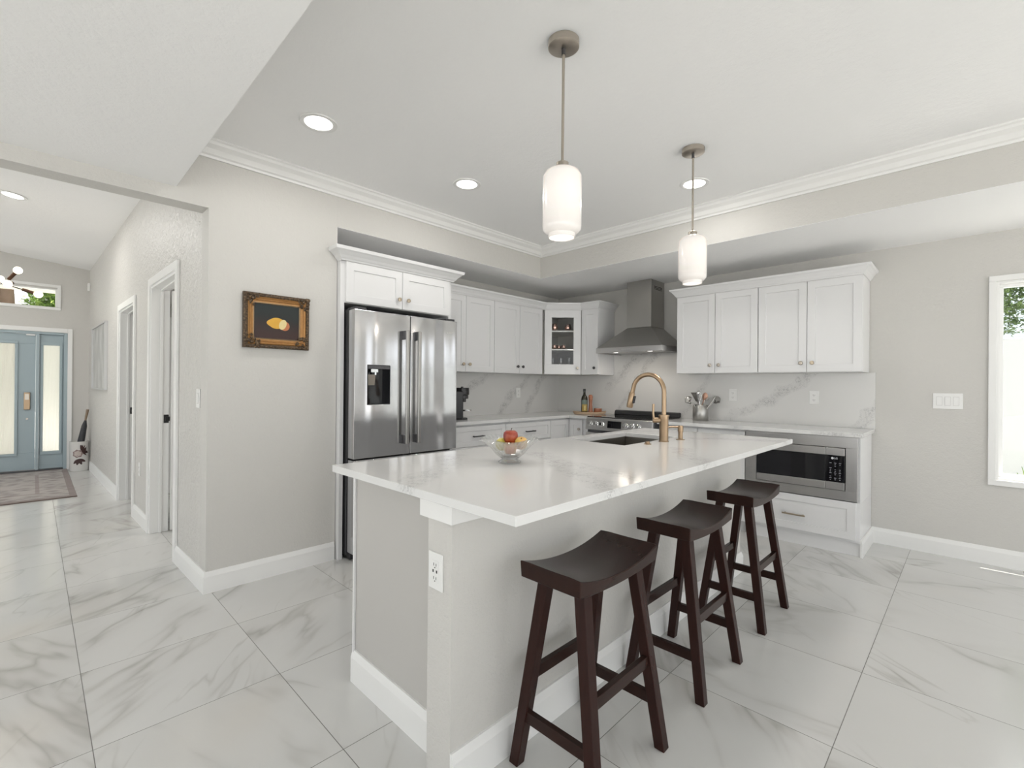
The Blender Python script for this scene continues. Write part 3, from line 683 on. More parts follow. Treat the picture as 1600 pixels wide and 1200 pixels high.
# hinge caps
B().box(.01, .02, FH + .002, .10, .13, FH + .02).obj('hinge_cover', 'dgrey', dl, .004)
B().box(FW - .10, .02, FH + .002, FW - .01, .13, FH + .02).obj('hinge_cover', 'dgrey', dr, .004)
dp = B().box(.099, .052, 1.099, .281, .0595, 1.377).box(.099, -.001, 1.099, .1035, .052, 1.377).box(.2765, -.001, 1.099, .281, .052, 1.377).box(.1035, .002, 1.099, .2765, .052, 1.104).obj('water_dispenser', 'blackgl', dl, label='black water and ice dispenser recess')
B().box(.1035, -.002, 1.352, .2765, .051, 1.377).obj('control_strip', 'grey', dp, .002)
B().box(.13, .004, 1.328, .185, .05, 1.352).cyl((.172, .02, 1.310), (.172, .02, 1.33), .009).obj('nozzle', 'chrome', dp, .001)
B().hexa([(.118, .030, 1.235), (.172, .030, 1.235), (.172, .036, 1.235), (.118, .036, 1.235)], [(.112, .014, 1.312), (.170, .014, 1.312), (.170, .020, 1.312), (.112, .020, 1.312)]).obj('paddle', 'nickel', dp, .001)
B().box(FW - .10, -.0035, 1.66, FW - .045, -.0005, 1.672).obj('badge', 'chrome', dr, label='small badge on the right door')

# ================================================================== BASE CABINETS
ZB = .884
GB = 'white shaker base cabinets'
def base(loc, rot, W, D, label, kind='drawers', group=GB, extra=None):
    t = thing('base_cabinet', label, 'cabinet', (loc[0], loc[1], 0), rot, group)
    B().box(0, 0, .10, W, D, ZB - .001).obj('body', 'cab', t, .001, seg=1)
    B().box(0, .06, 0, W, D, .0995).obj('toe_kick', 'cab', t)
    if kind == 'drawers':
        zs = [(.103, .39), (.394, .68), (.684, .865)]
        for z0, z1 in zs:
            d = shaker(B(), .002, W - .002, z0, z1, rail=.045).obj('drawer', 'cab', t, .0012, seg=1); pull(d, W / 2 - .07, W / 2 + .07, (z0 + z1) / 2, mat='grey')
    elif kind == 'doors':
        d = shaker(B(), .002, W - .002, .684, .865, rail=.045).obj('drawer', 'cab', t, .0012, seg=1); pull(d, W / 2 - .07, W / 2 + .07, .775)
        door(t, .002, W / 2 - .0015, .103, .68, W / 2 - .04, .62); door(t, W / 2 + .0015, W - .002, .103, .68, W / 2 + .04, .62)
    elif kind == 'door':
        door(t, .002, W - .002, .103, .865, W - .035, .77, kmat='nickel')
    return t
XB = -3.27
base((XB, 2.502), PI / 2, .722, .575, 'white base cabinet of drawers beside the refrigerator, under the coffee machine')
base((XB, 3.226), PI / 2, .681, .575, 'white base cabinet of drawers between coffee machine cabinet and the corner')
# corner base with folding door
t = thing('corner_base_cabinet', 'white corner base cabinet with a folding two-leaf door left of the range', 'cabinet', (XB, 3.909, 0), 0)
YB = 4.25
Pc = [(0, 0), (0, YB - 3.909), (.325, YB - 3.909), (.325, .855), (-.575, .855), (-.575, 0)]
B().prism(Pc, .10, ZB - .001).obj('body', 'cab', t, .001, seg=1)
B().prism([(-.06, 0), (-.06, .40), (.325, .40), (.325, .855), (-.575, .855), (-.575, 0)], 0, .0995).obj('toe_kick', 'cab', t)
d = door(t, .002, YB - 3.909 - .022, .103, .865); d.rotation_euler = (0, 0, PI / 2)
d = door(t, .021, .2, .103, .865, .165, .765, 'nickel'); d.location = (0, YB - 3.909, 0)
base((-2.138, YB), 0, .347, .515, 'narrow white base cabinet right of the range', 'door')
base((-1.789, YB), 0, .408, .515, 'white base cabinet between narrow cabinet and microwave, with one drawer over doors', 'doors')
# microwave cabinet: open niche above one deep drawer
t = thing('microwave_cabinet', 'white end base cabinet housing the microwave over one deep drawer', 'cabinet', (-1.379, YB, 0), 0, GB)
MW = .789
B().box(0, 0, .10, MW, .515, .398).box(0, .50, .398, MW, .515, ZB - .001).box(0, 0, .398, .018, .50, ZB - .001).box(MW - .018, 0, .398, MW, .50, ZB - .001).obj('body', 'cab', t, .001, seg=1)
b = B().box(0, .02, 0, MW, .515, .0995); b.obj('toe_kick', 'cab', t)
d = shaker(B(), .002, MW - .024, .122, .400, rail=.055).obj('drawer', 'cab', t, .0012, seg=1); pull(d, .287, .447, .245, mat='knob')
B().sweep([(MW + .0005, .0), (MW + .0005, .514)], bprof(), 1).obj('end_baseboard', 'trim', t, smooth=False)
# ---- microwave
t = thing('microwave', 'built-in stainless microwave with black glass door under the end countertop', 'microwave', (-1.358, YB, .405), 0)
W, H = .745, .468
b = B()
ix0, ix1, iz0, iz1 = .066, W - .064, .072, .392
b.box(-.018, -.024, .002, W + .010, -.0015, iz0).box(-.018, -.024, iz1, W + .010, -.0015, H + .006).box(-.018, -.024, iz0, ix0, -.0015, iz1).box(ix1, -.024, iz0, W + .010, -.0015, iz1)
b.obj('trim_kit', 'steel', t, .002, label='wide brushed stainless surround')
B().box(ix0 + .003, .002, iz0 + .003, ix1 - .003, .42, iz1 - .003).obj('case', 'gap', t)
cx = ix1 - .125
dd = B().box(ix0 + .005, -.03, iz0 + .06, cx - .001, .001, iz1 - .06).obj('door', 'blackgl', t, .002, label='black glass door')
B().box(ix0 + .005, -.034, iz1 - .059, cx - .001, .001, iz1 - .004).obj('door_rail', 'steel', dd, .002); B().box(ix0 + .005, -.034, iz0 + .004, cx - .001, .001, iz0 + .059).obj('door_rail', 'steel', dd, .002)
cpn = B().box(cx + .001, -.03, iz0 + .06, ix1 - .005, .001, iz1 - .06).obj('control_panel', 'blackgl', t, .002)
B().box(cx + .001, -.034, iz1 - .059, ix1 - .005, .001, iz1 - .004).obj('panel_rail', 'steel', cpn, .002); B().box(cx + .001, -.034, iz0 + .004, ix1 - .005, .001, iz0 + .059).obj('panel_rail', 'steel', cpn, .002)
white = plain('white_print', (.75, .77, .8), .5); dimw = plain('grey_print', (.36, .37, .4), .5)
def text(s_, size, loc, rot, mat, parent, name='logo', ext=.0004, align='CENTER'):
    c_ = bpy.data.curves.new(name, 'FONT'); c_.body = s_; c_.size = size; c_.extrude = ext; c_.align_x = align; c_.align_y = 'CENTER'
    o = bpy.data.objects.new(name, c_); C.objects.link(o); c_.materials.append(mat); 
    me = bpy.data.meshes.new_from_object(o.evaluated_get(bpy.context.evaluated_depsgraph_get())); bpy.data.objects.remove(o)
    o = bpy.data.objects.new(name, me); C.objects.link(o); me.materials.clear(); me.materials.append(mat)
    o.location = loc; o.rotation_euler = rot; o.parent = parent; return o
lx = cx + .062; lz = iz1 - .082
B().cyl((lx - .018, -.0302, lz), (lx - .018, -.0308, lz), .0085, n=20).obj('logo_disc', white, cpn)
text('LG', .019, (lx + .004, -.0306, lz), (PI / 2, 0, 0), white, cpn)
b = B()
for r in range(11):
    for c_ in range(3):
        if random.random() < .12: continue
        x = cx + .032 + c_ * .03; z = iz1 - .118 - r * .0125
        b.box(x - .004 - .003 * (r % 3 == 0), -.0306, z - .0018, x + .004 + .003 * (r % 3 == 0), -.0301, z + .0018)
b.obj('button_print', dimw, cpn, smooth=False)

# ================================================================== COUNTERTOPS, BACKSPLASH
CT = .914
b = B().prism([(XF + .003, 2.502), (-3.225, 2.502), (-3.225, 4.195), (-2.946, 4.195), (-2.946, YW - .02), (XF + .003, YW - .02)], ZB, CT)
tag(b.obj('countertop', 'quartz', None, .003), 'white veined quartz worktop turning the corner under the coffee machine', 'countertop')
b = B().box(-2.160, 4.175, ZB, -.568, YW - .02, CT)
tag(b.obj('countertop', 'quartz', None, .003), 'white veined quartz worktop above the microwave, right of the range', 'countertop')
struct('wall_backsplash_left', B().box(XF + .001, 2.50, CT, XF + .016, YW, ZU0 - .001), 'splashl', smooth=False)
b = B(); b.box(XF + .016, YW - .016, CT, -.566, YW - .001, ZU0 - .001).box(-3.004, YW - .016, ZU0 - .001, -2.09, YW - .001, 1.61)
struct('wall_backsplash', b, 'splash', smooth=False)

# ================================================================== RANGE HOOD
hx0, hx1, hyf, hz = -2.915, -2.15, 4.255, 1.592
t = thing('range_hood', 'stainless chimney range hood on the backsplash wall above the range', 'range hood', ((hx0 + hx1) / 2, YW - .018, hz))
wx = (hx1 - hx0) / 2; dy = hyf - (YW - .018); cw0, cw1, cdy = -2.668 - (hx0 + hx1) / 2, -2.385 - (hx0 + hx1) / 2, 4.47 - (YW - .018)
B().hexa([(-wx, dy, .055), (wx, dy, .055), (wx, 0, .055), (-wx, 0, .055)], [(cw0, cdy, .27), (cw1, cdy, .27), (cw1, 0, .27), (cw0, 0, .27)]).obj('canopy', 'steelv', t, .002)
ap = B().box(-wx, dy, .0, wx, dy + .012, .0545).box(-wx, dy + .012, 0, -wx + .012, 0, .0545).box(wx - .012, dy + .012, 0, wx, 0, .0545).obj('rim_band', 'steel', t, .001)
b = B()
for i in range(5): b.cyl((-.055 + i * .022, dy - .0005, .03), (-.055 + i * .022, dy - .004, .03), .0065, n=12)
b.obj('buttons', 'chrome', ap)
B().box(-wx + .013, dy + .013, .012, wx - .013, -.005, .03).obj('filter_panel', 'steel', t)
for sx in (-.20, .20):
    l_ = B().cyl((sx, dy + .10, .0119), (sx, dy + .10, .006), .024, n=20).obj('hood_light', 'emit', t)
al = area_light('hood_lamp', (0, 0, 0), (0, 0, 0), .3, .05, 3.0, (1, .9, .78)); al.parent = t; al.location = (0, dy + .10, .003)
ch = B().box(cw0, cdy, .271, cw1, -.0, ZS - hz - .002).obj('chimney', 'steelv', t, .002)
b = B()
for i in range(3): b.box(cw1 + .0003, cdy + .06, ZS - hz - .10 + i * .014, cw1 + .001, -.05, ZS - hz - .092 + i * .014)
b.obj('vent_slots', 'gap', ch, smooth=False)

# ================================================================== RANGE
rx0, rx1, ry = -2.936, -2.170, 4.10
t = thing('range', 'stainless slide-in electric range with six front knobs and black cooktop', 'range', ((rx0 + rx1) / 2, ry, 0))
w2 = (rx1 - rx0) / 2
B().box(-w2, .045, .03, w2, .62, .905).obj('body', 'grey', t, .003)
B().box(-w2, .035, .905, w2, .60, .922).obj('cooktop', 'blackgl', t, .003, label='black glass cooktop')
B().prism([(.56, .9225), (.618, .9225), (.618, .965), (.60, .972), (.575, .965)], -w2, w2, 'x').obj('rear_vent', 'dark', t, .003, label='black vent bar at the back')
cp_ = B().prism([(0, .785), (.044, .785), (.044, .904), (.03, .915), (.018, .905)], -w2, w2, 'x').obj('control_panel', 'steel', t, .004)
nv = Vector((0, -.12, .0)) ; sl = Vector((0, .018, .12)).normalized(); nrm = Vector((0, -sl.z, sl.y))
def onp(x, z): 
    k = (z - .785) / .12; return Vector((x, .018 * k, z))
for i, kx in enumerate((-.32, -.25, -.18, .10, .17, .24)):
    p0 = onp(kx, .848); b = B(); b.skin([b.ring(p0 + nrm * q_, r_, nrm, n=20) for q_, r_ in ((0, .027), (.006, .027), (.008, .022), (.032, .020), (.036, .017))]); b.obj('knob', 'chrome', cp_, ang=30)
dsp = B(); a0, a1 = onp(-.115, .815), onp(.045, .815); b0, b1 = onp(-.115, .885), onp(.045, .885); o_ = nrm * .0008; q_ = nrm * -.004
dsp.hexa([a0 + o_, a1 + o_, a1 + q_, a0 + q_], [b0 + o_, b1 + o_, b1 + q_, b0 + q_]).obj('display', 'blackgl', cp_)
dr = B().box(-w2 + .003, .005, .21, w2 - .003, .044, .755).obj('oven_door', 'steel', t, .004)
B().box(-.26, .002, .30, .26, .0048, .62).obj('oven_window', 'blackgl', dr)
B().tube([(-.30, -.05, .70), (.30, -.05, .70)], .013).box(-.29, -.05, .69, -.27, .005, .71).box(.27, -.05, .69, .29, .005, .71).obj('handle', 'steel', dr)
B().box(-w2 + .003, .008, .055, w2 - .003, .044, .20).obj('storage_drawer', 'steel', t, .004)

# ================================================================== ISLAND
IX0, IX1, IY0, IY1 = -1.866, -.824, .856, 3.40
SX0, SX1, SY0, SY1 = -1.765, -1.392, 2.318, 2.955
t = thing('kitchen_island', 'kitchen island with greige seating wall, white end panel and white baseboard', 'island', (-1.5, 2.1, 0))
def rel(b): bmesh.ops.translate(b.bm, verts=b.bm.verts, vec=(1.5, -2.1, 0)); return b
b = B().box(-1.245, .89, 0, -1.125, 3.36, .8243); rel(b).obj('seating_wall', 'wall', t, smooth=False)
b = B().box(-1.835, .972, .10, -1.2455, SY0 - .05, .885).box(-1.835, SY0 - .05, .10, -1.2455, SY1 + .05, .60).box(-1.835, SY1 + .05, .10, -1.2455, 3.34, .885).box(-1.835, SY0 - .05, .60, -1.815, SY1 + .05, .885).box(-1.275, SY0 - .05, .60, -1.2765, SY1 + .05, .885)
b.box(-1.775, .972, 0, -1.2455, 3.34, .10); rel(b).obj('cabinet_body', 'cab', t)
b = B().box(-1.853, .955, .0, -1.2455, .9715, .885); rel(b).obj('end_panel', plain('pale_panel_paint', (.50, .487, .465), .4), t, .001, seg=1)
b = B().box(-1.858, .945, .0, -1.846, .9545, .885); rel(b).obj('corner_strip', 'cab', t, .001, seg=1)
b = B().sweep([(-1.858, .955), (-1.2456, .955)], bprof(.13, .016), 1); rel(b).obj('baseboard', 'trim', t, smooth=False)
b = B().sweep([(-1.125, .8895), (-1.125, 3.3605), (-1.245, 3.3605)], bprof(.13, .016), 1); rel(b).obj('baseboard', 'trim', t, smooth=False)
b = B().box(-1.276, .878, .8245, -1.111, 3.372, .8857); rel(b).obj('cap_band', 'trim', t, .001, seg=1, label='white trim band capping the seating wall')
for (ya, yb_) in ((.98, 1.64), (1.645, 2.26), (2.265, 2.98), (2.985, 3.33)):
    d = shaker(B(), .002, yb_ - ya - .002, .105, .87); d = d.obj('door', 'cab', t, .0012, seg=1); d.rotation_euler = (0, 0, -PI / 2); d.location = (-1.8355 + 1.5, yb_ - 2.1, 0); knob(d, yb_ - ya - .04, .8)
# outlet plates
def outlet(name, loc, rot, label, usb=False, w_=.072, h_=.115, slots=True):
    t = thing(name, label, 'outlet', loc, rot)
    p = B().box(-w_ / 2, -.005, -h_ / 2, w_ / 2, 0, h_ / 2).obj('plate', 'plate', t, .002)
    if slots:
        B().box(-.017, -.0068, -.034, .017, -.0051, .034).obj('socket', 'plate', t, .001)
        b = B()
        for zc in (-.021, .021):
            b.box(-.007, -.0074, zc - .004, -.005, -.0069, zc + .005).box(.005, -.0074, zc - .004, .007, -.0069, zc + .004).cyl((0, -.0074, zc - .009), (0, -.0069, zc - .009), .0022, n=8)
        if usb: b.box(-.012, -.0074, -.004, -.006, -.0069, .005).box(.006, -.0074, -.004, .012, -.0069, .005)
        b.obj('slots', 'dark', t, smooth=False)
    return t
outlet('outlet_plate', (-1.199, .8898, .662), 0, 'white outlet with USB ports on the near end of the island', True)
outlet('outlet_plate', (-1.1245, 2.165, .502), PI / 2, 'white outlet low on the island seating wall behind the stools')
outlet('outlet_plate', (-.99, YW - .0165, 1.158), 0, 'white outlet on the backsplash below the right wall cabinets')
outlet('outlet_plate', (-1.665, YW - .0165, 1.165), 0, 'white outlet on the backsplash behind the utensil crock')
outlet('outlet_plate', (XF + .0165, 4.005, 1.155), PI / 2, 'white outlet on the grey-veined backsplash right of the coffee machine')
def switch(loc, rot, gangs, label):
    w_ = .046 * gangs + .026; t = thing('light_switch', label, 'light switch', loc, rot)
    B().box(-w_ / 2, -.006, -.058, w_ / 2, 0, .058).obj('plate', 'plate', t, .002)
    for g_ in range(gangs):
        x = (g_ - (gangs - 1) / 2) * .046
        B().box(x - .0165, -.0075, -.033, x + .0165, -.0061, .033).obj('rocker_frame', plain('switch_shadow', (.55, .55, .54), .5), t)  # frame grey paints in the shadow line around the rocker
        B().hexa([(x - .015, -.0078, -.031), (x + .015, -.0078, -.031), (x + .015, -.0076, -.031), (x - .015, -.0076, -.031)], [(x - .015, -.0115, .031), (x + .015, -.0115, .031), (x + .015, -.0076, .031), (x - .015, -.0076, .031)]).obj('rocker', 'plate', t, .0006)
    return t
switch((-.139, YW - .0005, 1.152), 0, 3, 'white three-gang light switch on the wall left of the window')
switch((-3.41, hy(-3.41) - .0005, 1.148), .0266, 1, 'white single light switch on the hallway wall near the corner')
outlet('outlet_plate', (-5.27, hy(-5.27) - .0005, .47), .0266, 'white outlet low on the hallway wall between the two doorways')

# worktop with sink cut-out
b = B()
V = b.bm.verts.new
out = [(IX0, IY0), (IX1, IY0), (IX1, IY1), (IX0, IY1)]; inn = [(SX0, SY0), (SX1, SY0), (SX1, SY1), (SX0, SY1)]
lv = {}
for z in (.886, CT):
    lv[z] = ([V((*p_, z)) for p_ in out], [V((*p_, z)) for p_ in inn])
for z in lv:
    o4, i4 = lv[z]
    for k in range(4): b.bm.faces.new((o4[k], o4[(k + 1) % 4], i4[(k + 1) % 4], i4[k]))
for j in range(2):
    A_, D_ = lv[.886][j], lv[CT][j]
    for k in range(4): b.bm.faces.new((A_[k], A_[(k + 1) % 4], D_[(k + 1) % 4], D_[k]))
tag(b.obj('countertop', 'quartz', None, .0025), 'large white veined quartz island worktop with a sink cut-out', 'countertop')
t = thing('sink', 'undermount stainless sink basin set in the island worktop', 'sink', ((SX0 + SX1) / 2, (SY0 + SY1) / 2, .655))
sx, sy = (SX1 - SX0) / 2 + .004, (SY1 - SY0) / 2 + .004; hh = .8855 - .655
b = B().box(-sx - .012, -sy - .012, 0, sx + .012, sy + .012, .008)
b.box(-sx - .012, -sy - .012, .008, -sx, sy + .012, hh).box(sx, -sy - .012, .008, sx + .012, sy + .012, hh).box(-sx, -sy - .012, .008, sx, -sy, hh).box(-sx, sy, .008, sx, sy + .012, hh)
b.obj('basin', 'sink', t, .003)
B().lathe([(.045, .0082), (.045, .011), (.03, .011), (.028, .0085)]).obj('drain', 'chrome', t)

# ================================================================== FAUCET AND SINK FITTINGS
t = thing('faucet', 'tall champagne brass gooseneck faucet with pull-down spray head by the sink', 'faucet', (-1.325, 2.65, CT))
B().lathe([(.030, .0003), (.030, .004), (.0265, .006), (.0265, .132), (.0275, .136), (.0275, .150), (.022, .156), (.001, .156)]).obj('body', 'brass', t)
R0 = .105; pts = [(0, 0, .150), (0, 0, .22), (0, 0, .298)] + [(-R0 + R0 * math.cos(k * PI / 14), 0, .298 + R0 * math.sin(k * PI / 14)) for k in range(1, 13)]
pts += [(-2 * R0 - .004, 0, .287)]
B().tube(pts, .0135, 16).obj('spout', 'brass', t, ang=50)
hd = B(); hd.skin([hd.ring((-.2135, 0, .292), .0145, (-.2, 0, -1)), hd.ring((-.215, 0, .285), .0185, (-.2, 0, -1)), hd.ring((-.231, 0, .205), .0205, (-.2, 0, -1)), hd.ring((-.233, 0, .196), .018, (-.2, 0, -1))])
hd = hd.obj('spray_head', 'brass', t)
B().hexa([(-.208, -.009, .222), (-.202, -.009, .222), (-.202, .009, .222), (-.208, .009, .222)], [(-.197, -.009, .268), (-.191, -.009, .268), (-.191, .009, .268), (-.197, .009, .268)]).obj('spray_button', 'dark', hd, .001)
B().cyl((-.0, 0, .1505), (-.0, -.0, .1605), .031).obj('collar', 'brass', t, .001)
h = B().cyl((-.015, -.012, .128), (-.052, -.040, .128), .0165).obj('handle_hub', 'brass', t, .002)
B().tube([(-.046, -.036, .136), (-.050, -.038, .17), (-.049, -.037, .225)], [.0075, .0065, .0075], 10).obj('lever', 'brass', h)
t = thing('soap_dispenser', 'small brass soap dispenser pump on the worktop behind the faucet', 'soap dispenser', (-1.302, 2.825, CT))
B().lathe([(.026, .0003), (.026, .004), (.014, .006), (.014, .048), (.0165, .050), (.0165, .085), (.013, .088), (.001, .088)]).obj('pump_body', 'brass', t)
B().tube([(0, 0, .078), (-.045, -.035, .078), (-.066, -.052, .074)], [.006, .0055, .0045], 10).obj('nozzle', 'brass', t)
t = B().lathe([(.021, .0003), (.021, .003), (.013, .005), (.013, .013), (.010, .016), (.001, .016)]).obj('disposal_button', 'brass', None, loc=(-1.330, 2.463, CT))
tag(t, 'tiny brass disposal push button on the worktop in front of the faucet', 'button')

# ================================================================== FRUIT BOWL
BX, BY = -1.415, 1.430
t = thing('fruit_bowl', 'ribbed crystal glass pedestal bowl holding fruit on the island worktop', 'bowl', (BX, BY, CT))
prof = [(.001, .0006), (.047, .0006), (.049, .006), (.040, .012), (.030, .017), (.038, .022), (.060, .040), (.080, .066), (.104, .090), (.124, .103), (.1235, .106), (.102, .094), (.076, .070), (.055, .045), (.034, .028), (.001, .024)]
b = B(); n = 170; rings = []
for i, (r, z) in enumerate(prof):
    out_ = 4 < i < 10; ring = []
    for k in range(n):
        th = 2 * PI * k / n; tw = z * 9.0
        rr = r * (1 + ((.05 if i < 10 else .03) * abs(math.sin((th + tw) * 17)) if 4 < i < 14 else 0))
        zz = z + (.006 * math.cos(4 * th) if i in (9, 10) else .003 * math.cos(4 * th) if i in (8, 11) else 0)
        ring.append(b.bm.verts.new((rr * math.cos(th), rr * math.sin(th), zz)))
    rings.append(ring)
b.skin(rings).obj('glass_body', 'crystal', t, ang=60)
def fruitmat(name, c1, c2, sc_=8, rough=.3):
    a = N(name); n = a.noise(a.mp(a.obj(), (1, 1, .35)), sc_ * 6, 3, .6); g = a.noise(a.obj(), sc_ * 2.2, 2, .5)
    a.set(color=a.mix(a.ramp(a.mth('ADD', a.mth('MULTIPLY', n, .5), a.mth('MULTIPLY', g, .5)), [(.42, 0.0), (.62, 1.0)]), c1, c2), rough=rough, coat=.3); return a.m
ap_prof = [(.001, .012), (.010, .006), (.018, .0015), (.026, .006), (.0315, .022), (.032, .034), (.029, .046), (.020, .0535), (.010, .053), (.005, .049), (.001, .047)]
fr = B().lathe(ap_prof, n=24).obj('apple', fruitmat('red_apple_skin', (.22, .010, .010), (.40, .08, .025)), None, loc=(BX - .004, BY + .008, CT + .083), ang=60)
B().tube([(0, 0, .046), (.003, .001, .058), (.006, .002, .064)], [.0014, .0012, .0018], 8).obj('stem', bark, fr)
tag(fr, 'red apple on top of the fruit in the glass bowl', 'apple', 'fruit in the glass bowl')
fr = B().lathe([(.001, .004), (.012, .0005), (.022, .006), (.028, .020), (.026, .034), (.018, .047), (.012, .057), (.008, .063), (.001, .064)], n=22).obj('pear', fruitmat('green_pear_skin', (.52, .46, .06), (.60, .52, .10)), None, loc=(BX - .034, BY - .030, CT + .066), rot=(R_(-60), R_(-35), 0), ang=60)
B().tube([(0, 0, .061), (.001, 0, .074)], .0013, 8).obj('stem', bark, fr)
tag(fr, 'yellow green pear leaning inside the left of the glass bowl', 'pear', 'fruit in the glass bowl')
fr = B().lathe([(x * .88, z * .88) for x, z in ap_prof], n=24).obj('apple', fruitmat('yellow_apple_skin', (.66, .50, .12), (.68, .30, .10)), None, loc=(BX + .034, BY + .036, CT + .061), ang=60, rot=(R_(15), R_(10), 0))
B().tube([(0, 0, .040), (.002, .001, .05)], .0013, 8).obj('stem', bark, fr)
tag(fr, 'yellow orange apple behind the red one, on the right of the glass bowl', 'apple', 'fruit in the glass bowl')
fr = B().lathe([(x * .9, z * .9) for x, z in ap_prof], n=24).obj('apple', fruitmat('blush_apple_skin', (.60, .36, .10), (.60, .16, .07)), None, loc=(BX + .018, BY - .016, CT + .040), ang=60)
B().tube([(0, 0, .041), (.002, .001, .05)], .0013, 8).obj('stem', bark, fr)
tag(fr, 'pinkish yellow apple low in the glass bowl beneath the red apple', 'apple', 'fruit in the glass bowl')

# ================================================================== COFFEE MACHINE
t = thing('coffee_machine', 'black capsule coffee machine on the worktop beside the refrigerator', 'coffee machine', (-3.50, 2.865, CT), R_(62))
# local +x is the machine's front
b = B().box(-.17, -.07, .002, .012, .07, .27); b.obj('body', 'dark', t, .012, seg=3)
b = B().cyl((-.045, 0, .006), (-.045, 0, .235), .062, n=32); b.obj('boiler_column', 'dark', t, .004)
hd = B().cyl((.012, 0, .232), (.012, 0, .302), .068, n=32).obj('brew_head', 'dark', t, .006)
B().cyl((.012, 0, .262), (.012, 0, .266), .0686, n=32).obj('head_ring', 'dgrey', hd)
B().cyl((.012, 0, .196), (.012, 0, .2315), .060, n=32).obj('spout_ring', 'dgrey', t, .004)
B().cyl((.03, 0, .165), (.03, 0, .1955), .02).obj('spout', 'dark', t, .002)
B().cyl((.012, 0, .3025), (.012, 0, .312), .012).obj('knob', 'dgrey', hd)
B().cyl((.0815, 0, .282), (.0795, 0, .282), .007).obj('button', 'chrome', hd)
B().box(-.16, -.055, .0, .055, .055, .0019).box(-.10, -.05, .002, .055, .05, .016).obj('base', 'dark', t, .002)
b = B().cyl((.055, 0, .078), (.055, 0, .092), .048, n=28).box(-.01, -.012, .080, .02, .012, .09); b.obj('cup_support', 'chrome', t, .002)

# ================================================================== UTENSILS
t = thing('utensil_crock', 'brushed stainless canister full of utensils on the worktop left of the window end', 'canister', (-1.918, 4.60, CT))
t['label'] = 'brushed stainless utensil canister on the worktop right of the range'
B().lathe([(.070, .0008), (.072, .004), (.072, .150), (.070, .152), (.068, .150), (.068, .006), (.001, .005)], n=36).obj('canister_body', 'steelv', t, ang=50)
UX, UY = -1.918, 4.60
along = Vector((.713, .70, 0))
def utensil(name, label, lean, back, ln, head, cat, mat='steelv', grp='utensils in the steel canister', off=0.0):
    # lean along the picture's left-right direction, back along its depth; the foot stands on the canister floor
    d = (along * lean + Vector((-.70, .713, 0)) * back + Vector((0, 0, 1))).normalized()
    foot = Vector((UX, UY, CT + .009)) - along * d.dot(along) * .05 + Vector((-.70, .713, 0)) * off
    o = B().tube([(0, 0, 0), (0, 0, ln * .5), (0, 0, ln)], [.0045, .004, .005], 8)
    head(o, ln)
    o = o.obj(name, mat, None, ang=45); o.location = foot
    o.rotation_euler = d.to_track_quat('Z', 'Y').to_euler()
    tag(o, label, cat, grp)
    return o
def h_ladle(b, z):
    b.skin([b.ring((0, -.012, z), (.006, .003), (0, -.3, 1), n=16), b.ring((0, -.02, z + .012), (.03, .012), (0, -.5, 1), n=16), b.ring((0, -.014, z + .04), (.040, .02), (0, 0, 1), n=16), b.ring((0, -.004, z + .068), (.028, .012), (0, .3, 1), n=16), b.ring((0, 0, z + .078), (.006, .003), (0, .3, 1), n=16)])
def h_turner(b, z): b.hexa([(-.018, -.002, z - .005), (.018, -.002, z - .005), (.018, .002, z - .005), (-.018, .002, z - .005)], [(-.038, -.006, z + .09), (.038, -.006, z + .09), (.038, -.003, z + .09), (-.038, -.003, z + .09)])
def h_whisk(b, z):
    for k in range(5):
        a_ = PI * k / 5; ca, sa = math.cos(a_), math.sin(a_)
        b.tube([(ca * r, sa * r, z + h_) for r, h_ in ((.004, 0), (.020, .035), (.027, .07), (.015, .098), (0, .105), (-.015, .098), (-.027, .07), (-.020, .035), (-.004, 0))], .0012, 5)
def h_masher(b, z): b.box(-.035, -.004, z, .035, .004, z + .012).box(-.032, -.003, z + .02, .032, .003, z + .03).box(-.035, -.003, z, -.029, .003, z + .03).box(.029, -.003, z, .035, .003, z + .03)
def h_spoon(b, z): b.skin([b.ring((0, 0, z - .004), (.006, .003), (0, 0, 1), n=14), b.ring((0, -.003, z + .015), (.020, .005), (0, 0, 1), n=14), b.ring((0, -.004, z + .04), (.026, .007), (0, 0, 1), n=14), b.ring((0, -.002, z + .062), (.018, .005), (0, 0, 1), n=14), b.ring((0, 0, z + .072), (.004, .002), (0, 0, 1), n=14)])
def h_fork(b, z):
    b.box(-.016, -.002, z - .004, .016, .002, z + .02)
    for k in range(4): b.box(-.016 + k * .0093, -.002, z + .02, -.012 + k * .0093, .002, z + .065)
utensil('ladle', 'steel ladle leaning out to the left of the utensil canister', -.75, .10, .205, h_ladle, 'ladle', off=-0.045)
utensil('turner', 'wide steel turner leaning left in the utensil canister', -.42, -.15, .20, h_turner, 'spatula', off=-0.03)
utensil('whisk', 'wire whisk standing in the middle of the utensil canister', -.05, .12, .18, h_whisk, 'whisk', 'chrome', off=-0.012)
utensil('serving_spoon', 'copper toned serving spoon standing right of the whisk', .22, -.15, .20, h_spoon, 'spoon', plain('copper_utensil', (.45, .27, .20), .3, 1.0), off=.032)
utensil('slotted_spoon', 'dark steel spoon upright behind the whisk in the canister', .12, .30, .205, h_spoon, 'spoon', 'grey', off=.046)
utensil('skimmer', 'round steel skimmer leaning far right out of the utensil canister', .95, .05, .235, h_ladle, 'skimmer', off=0.002)
utensil('serving_fork', 'steel serving fork leaning between the whisk and the skimmer', .62, -.05, .20, h_fork, 'fork', 'steelv', off=-.052)
utensil('masher', 'steel masher leaning right in the utensil canister', .48, .22, .215, h_masher, 'masher', off=0.018)

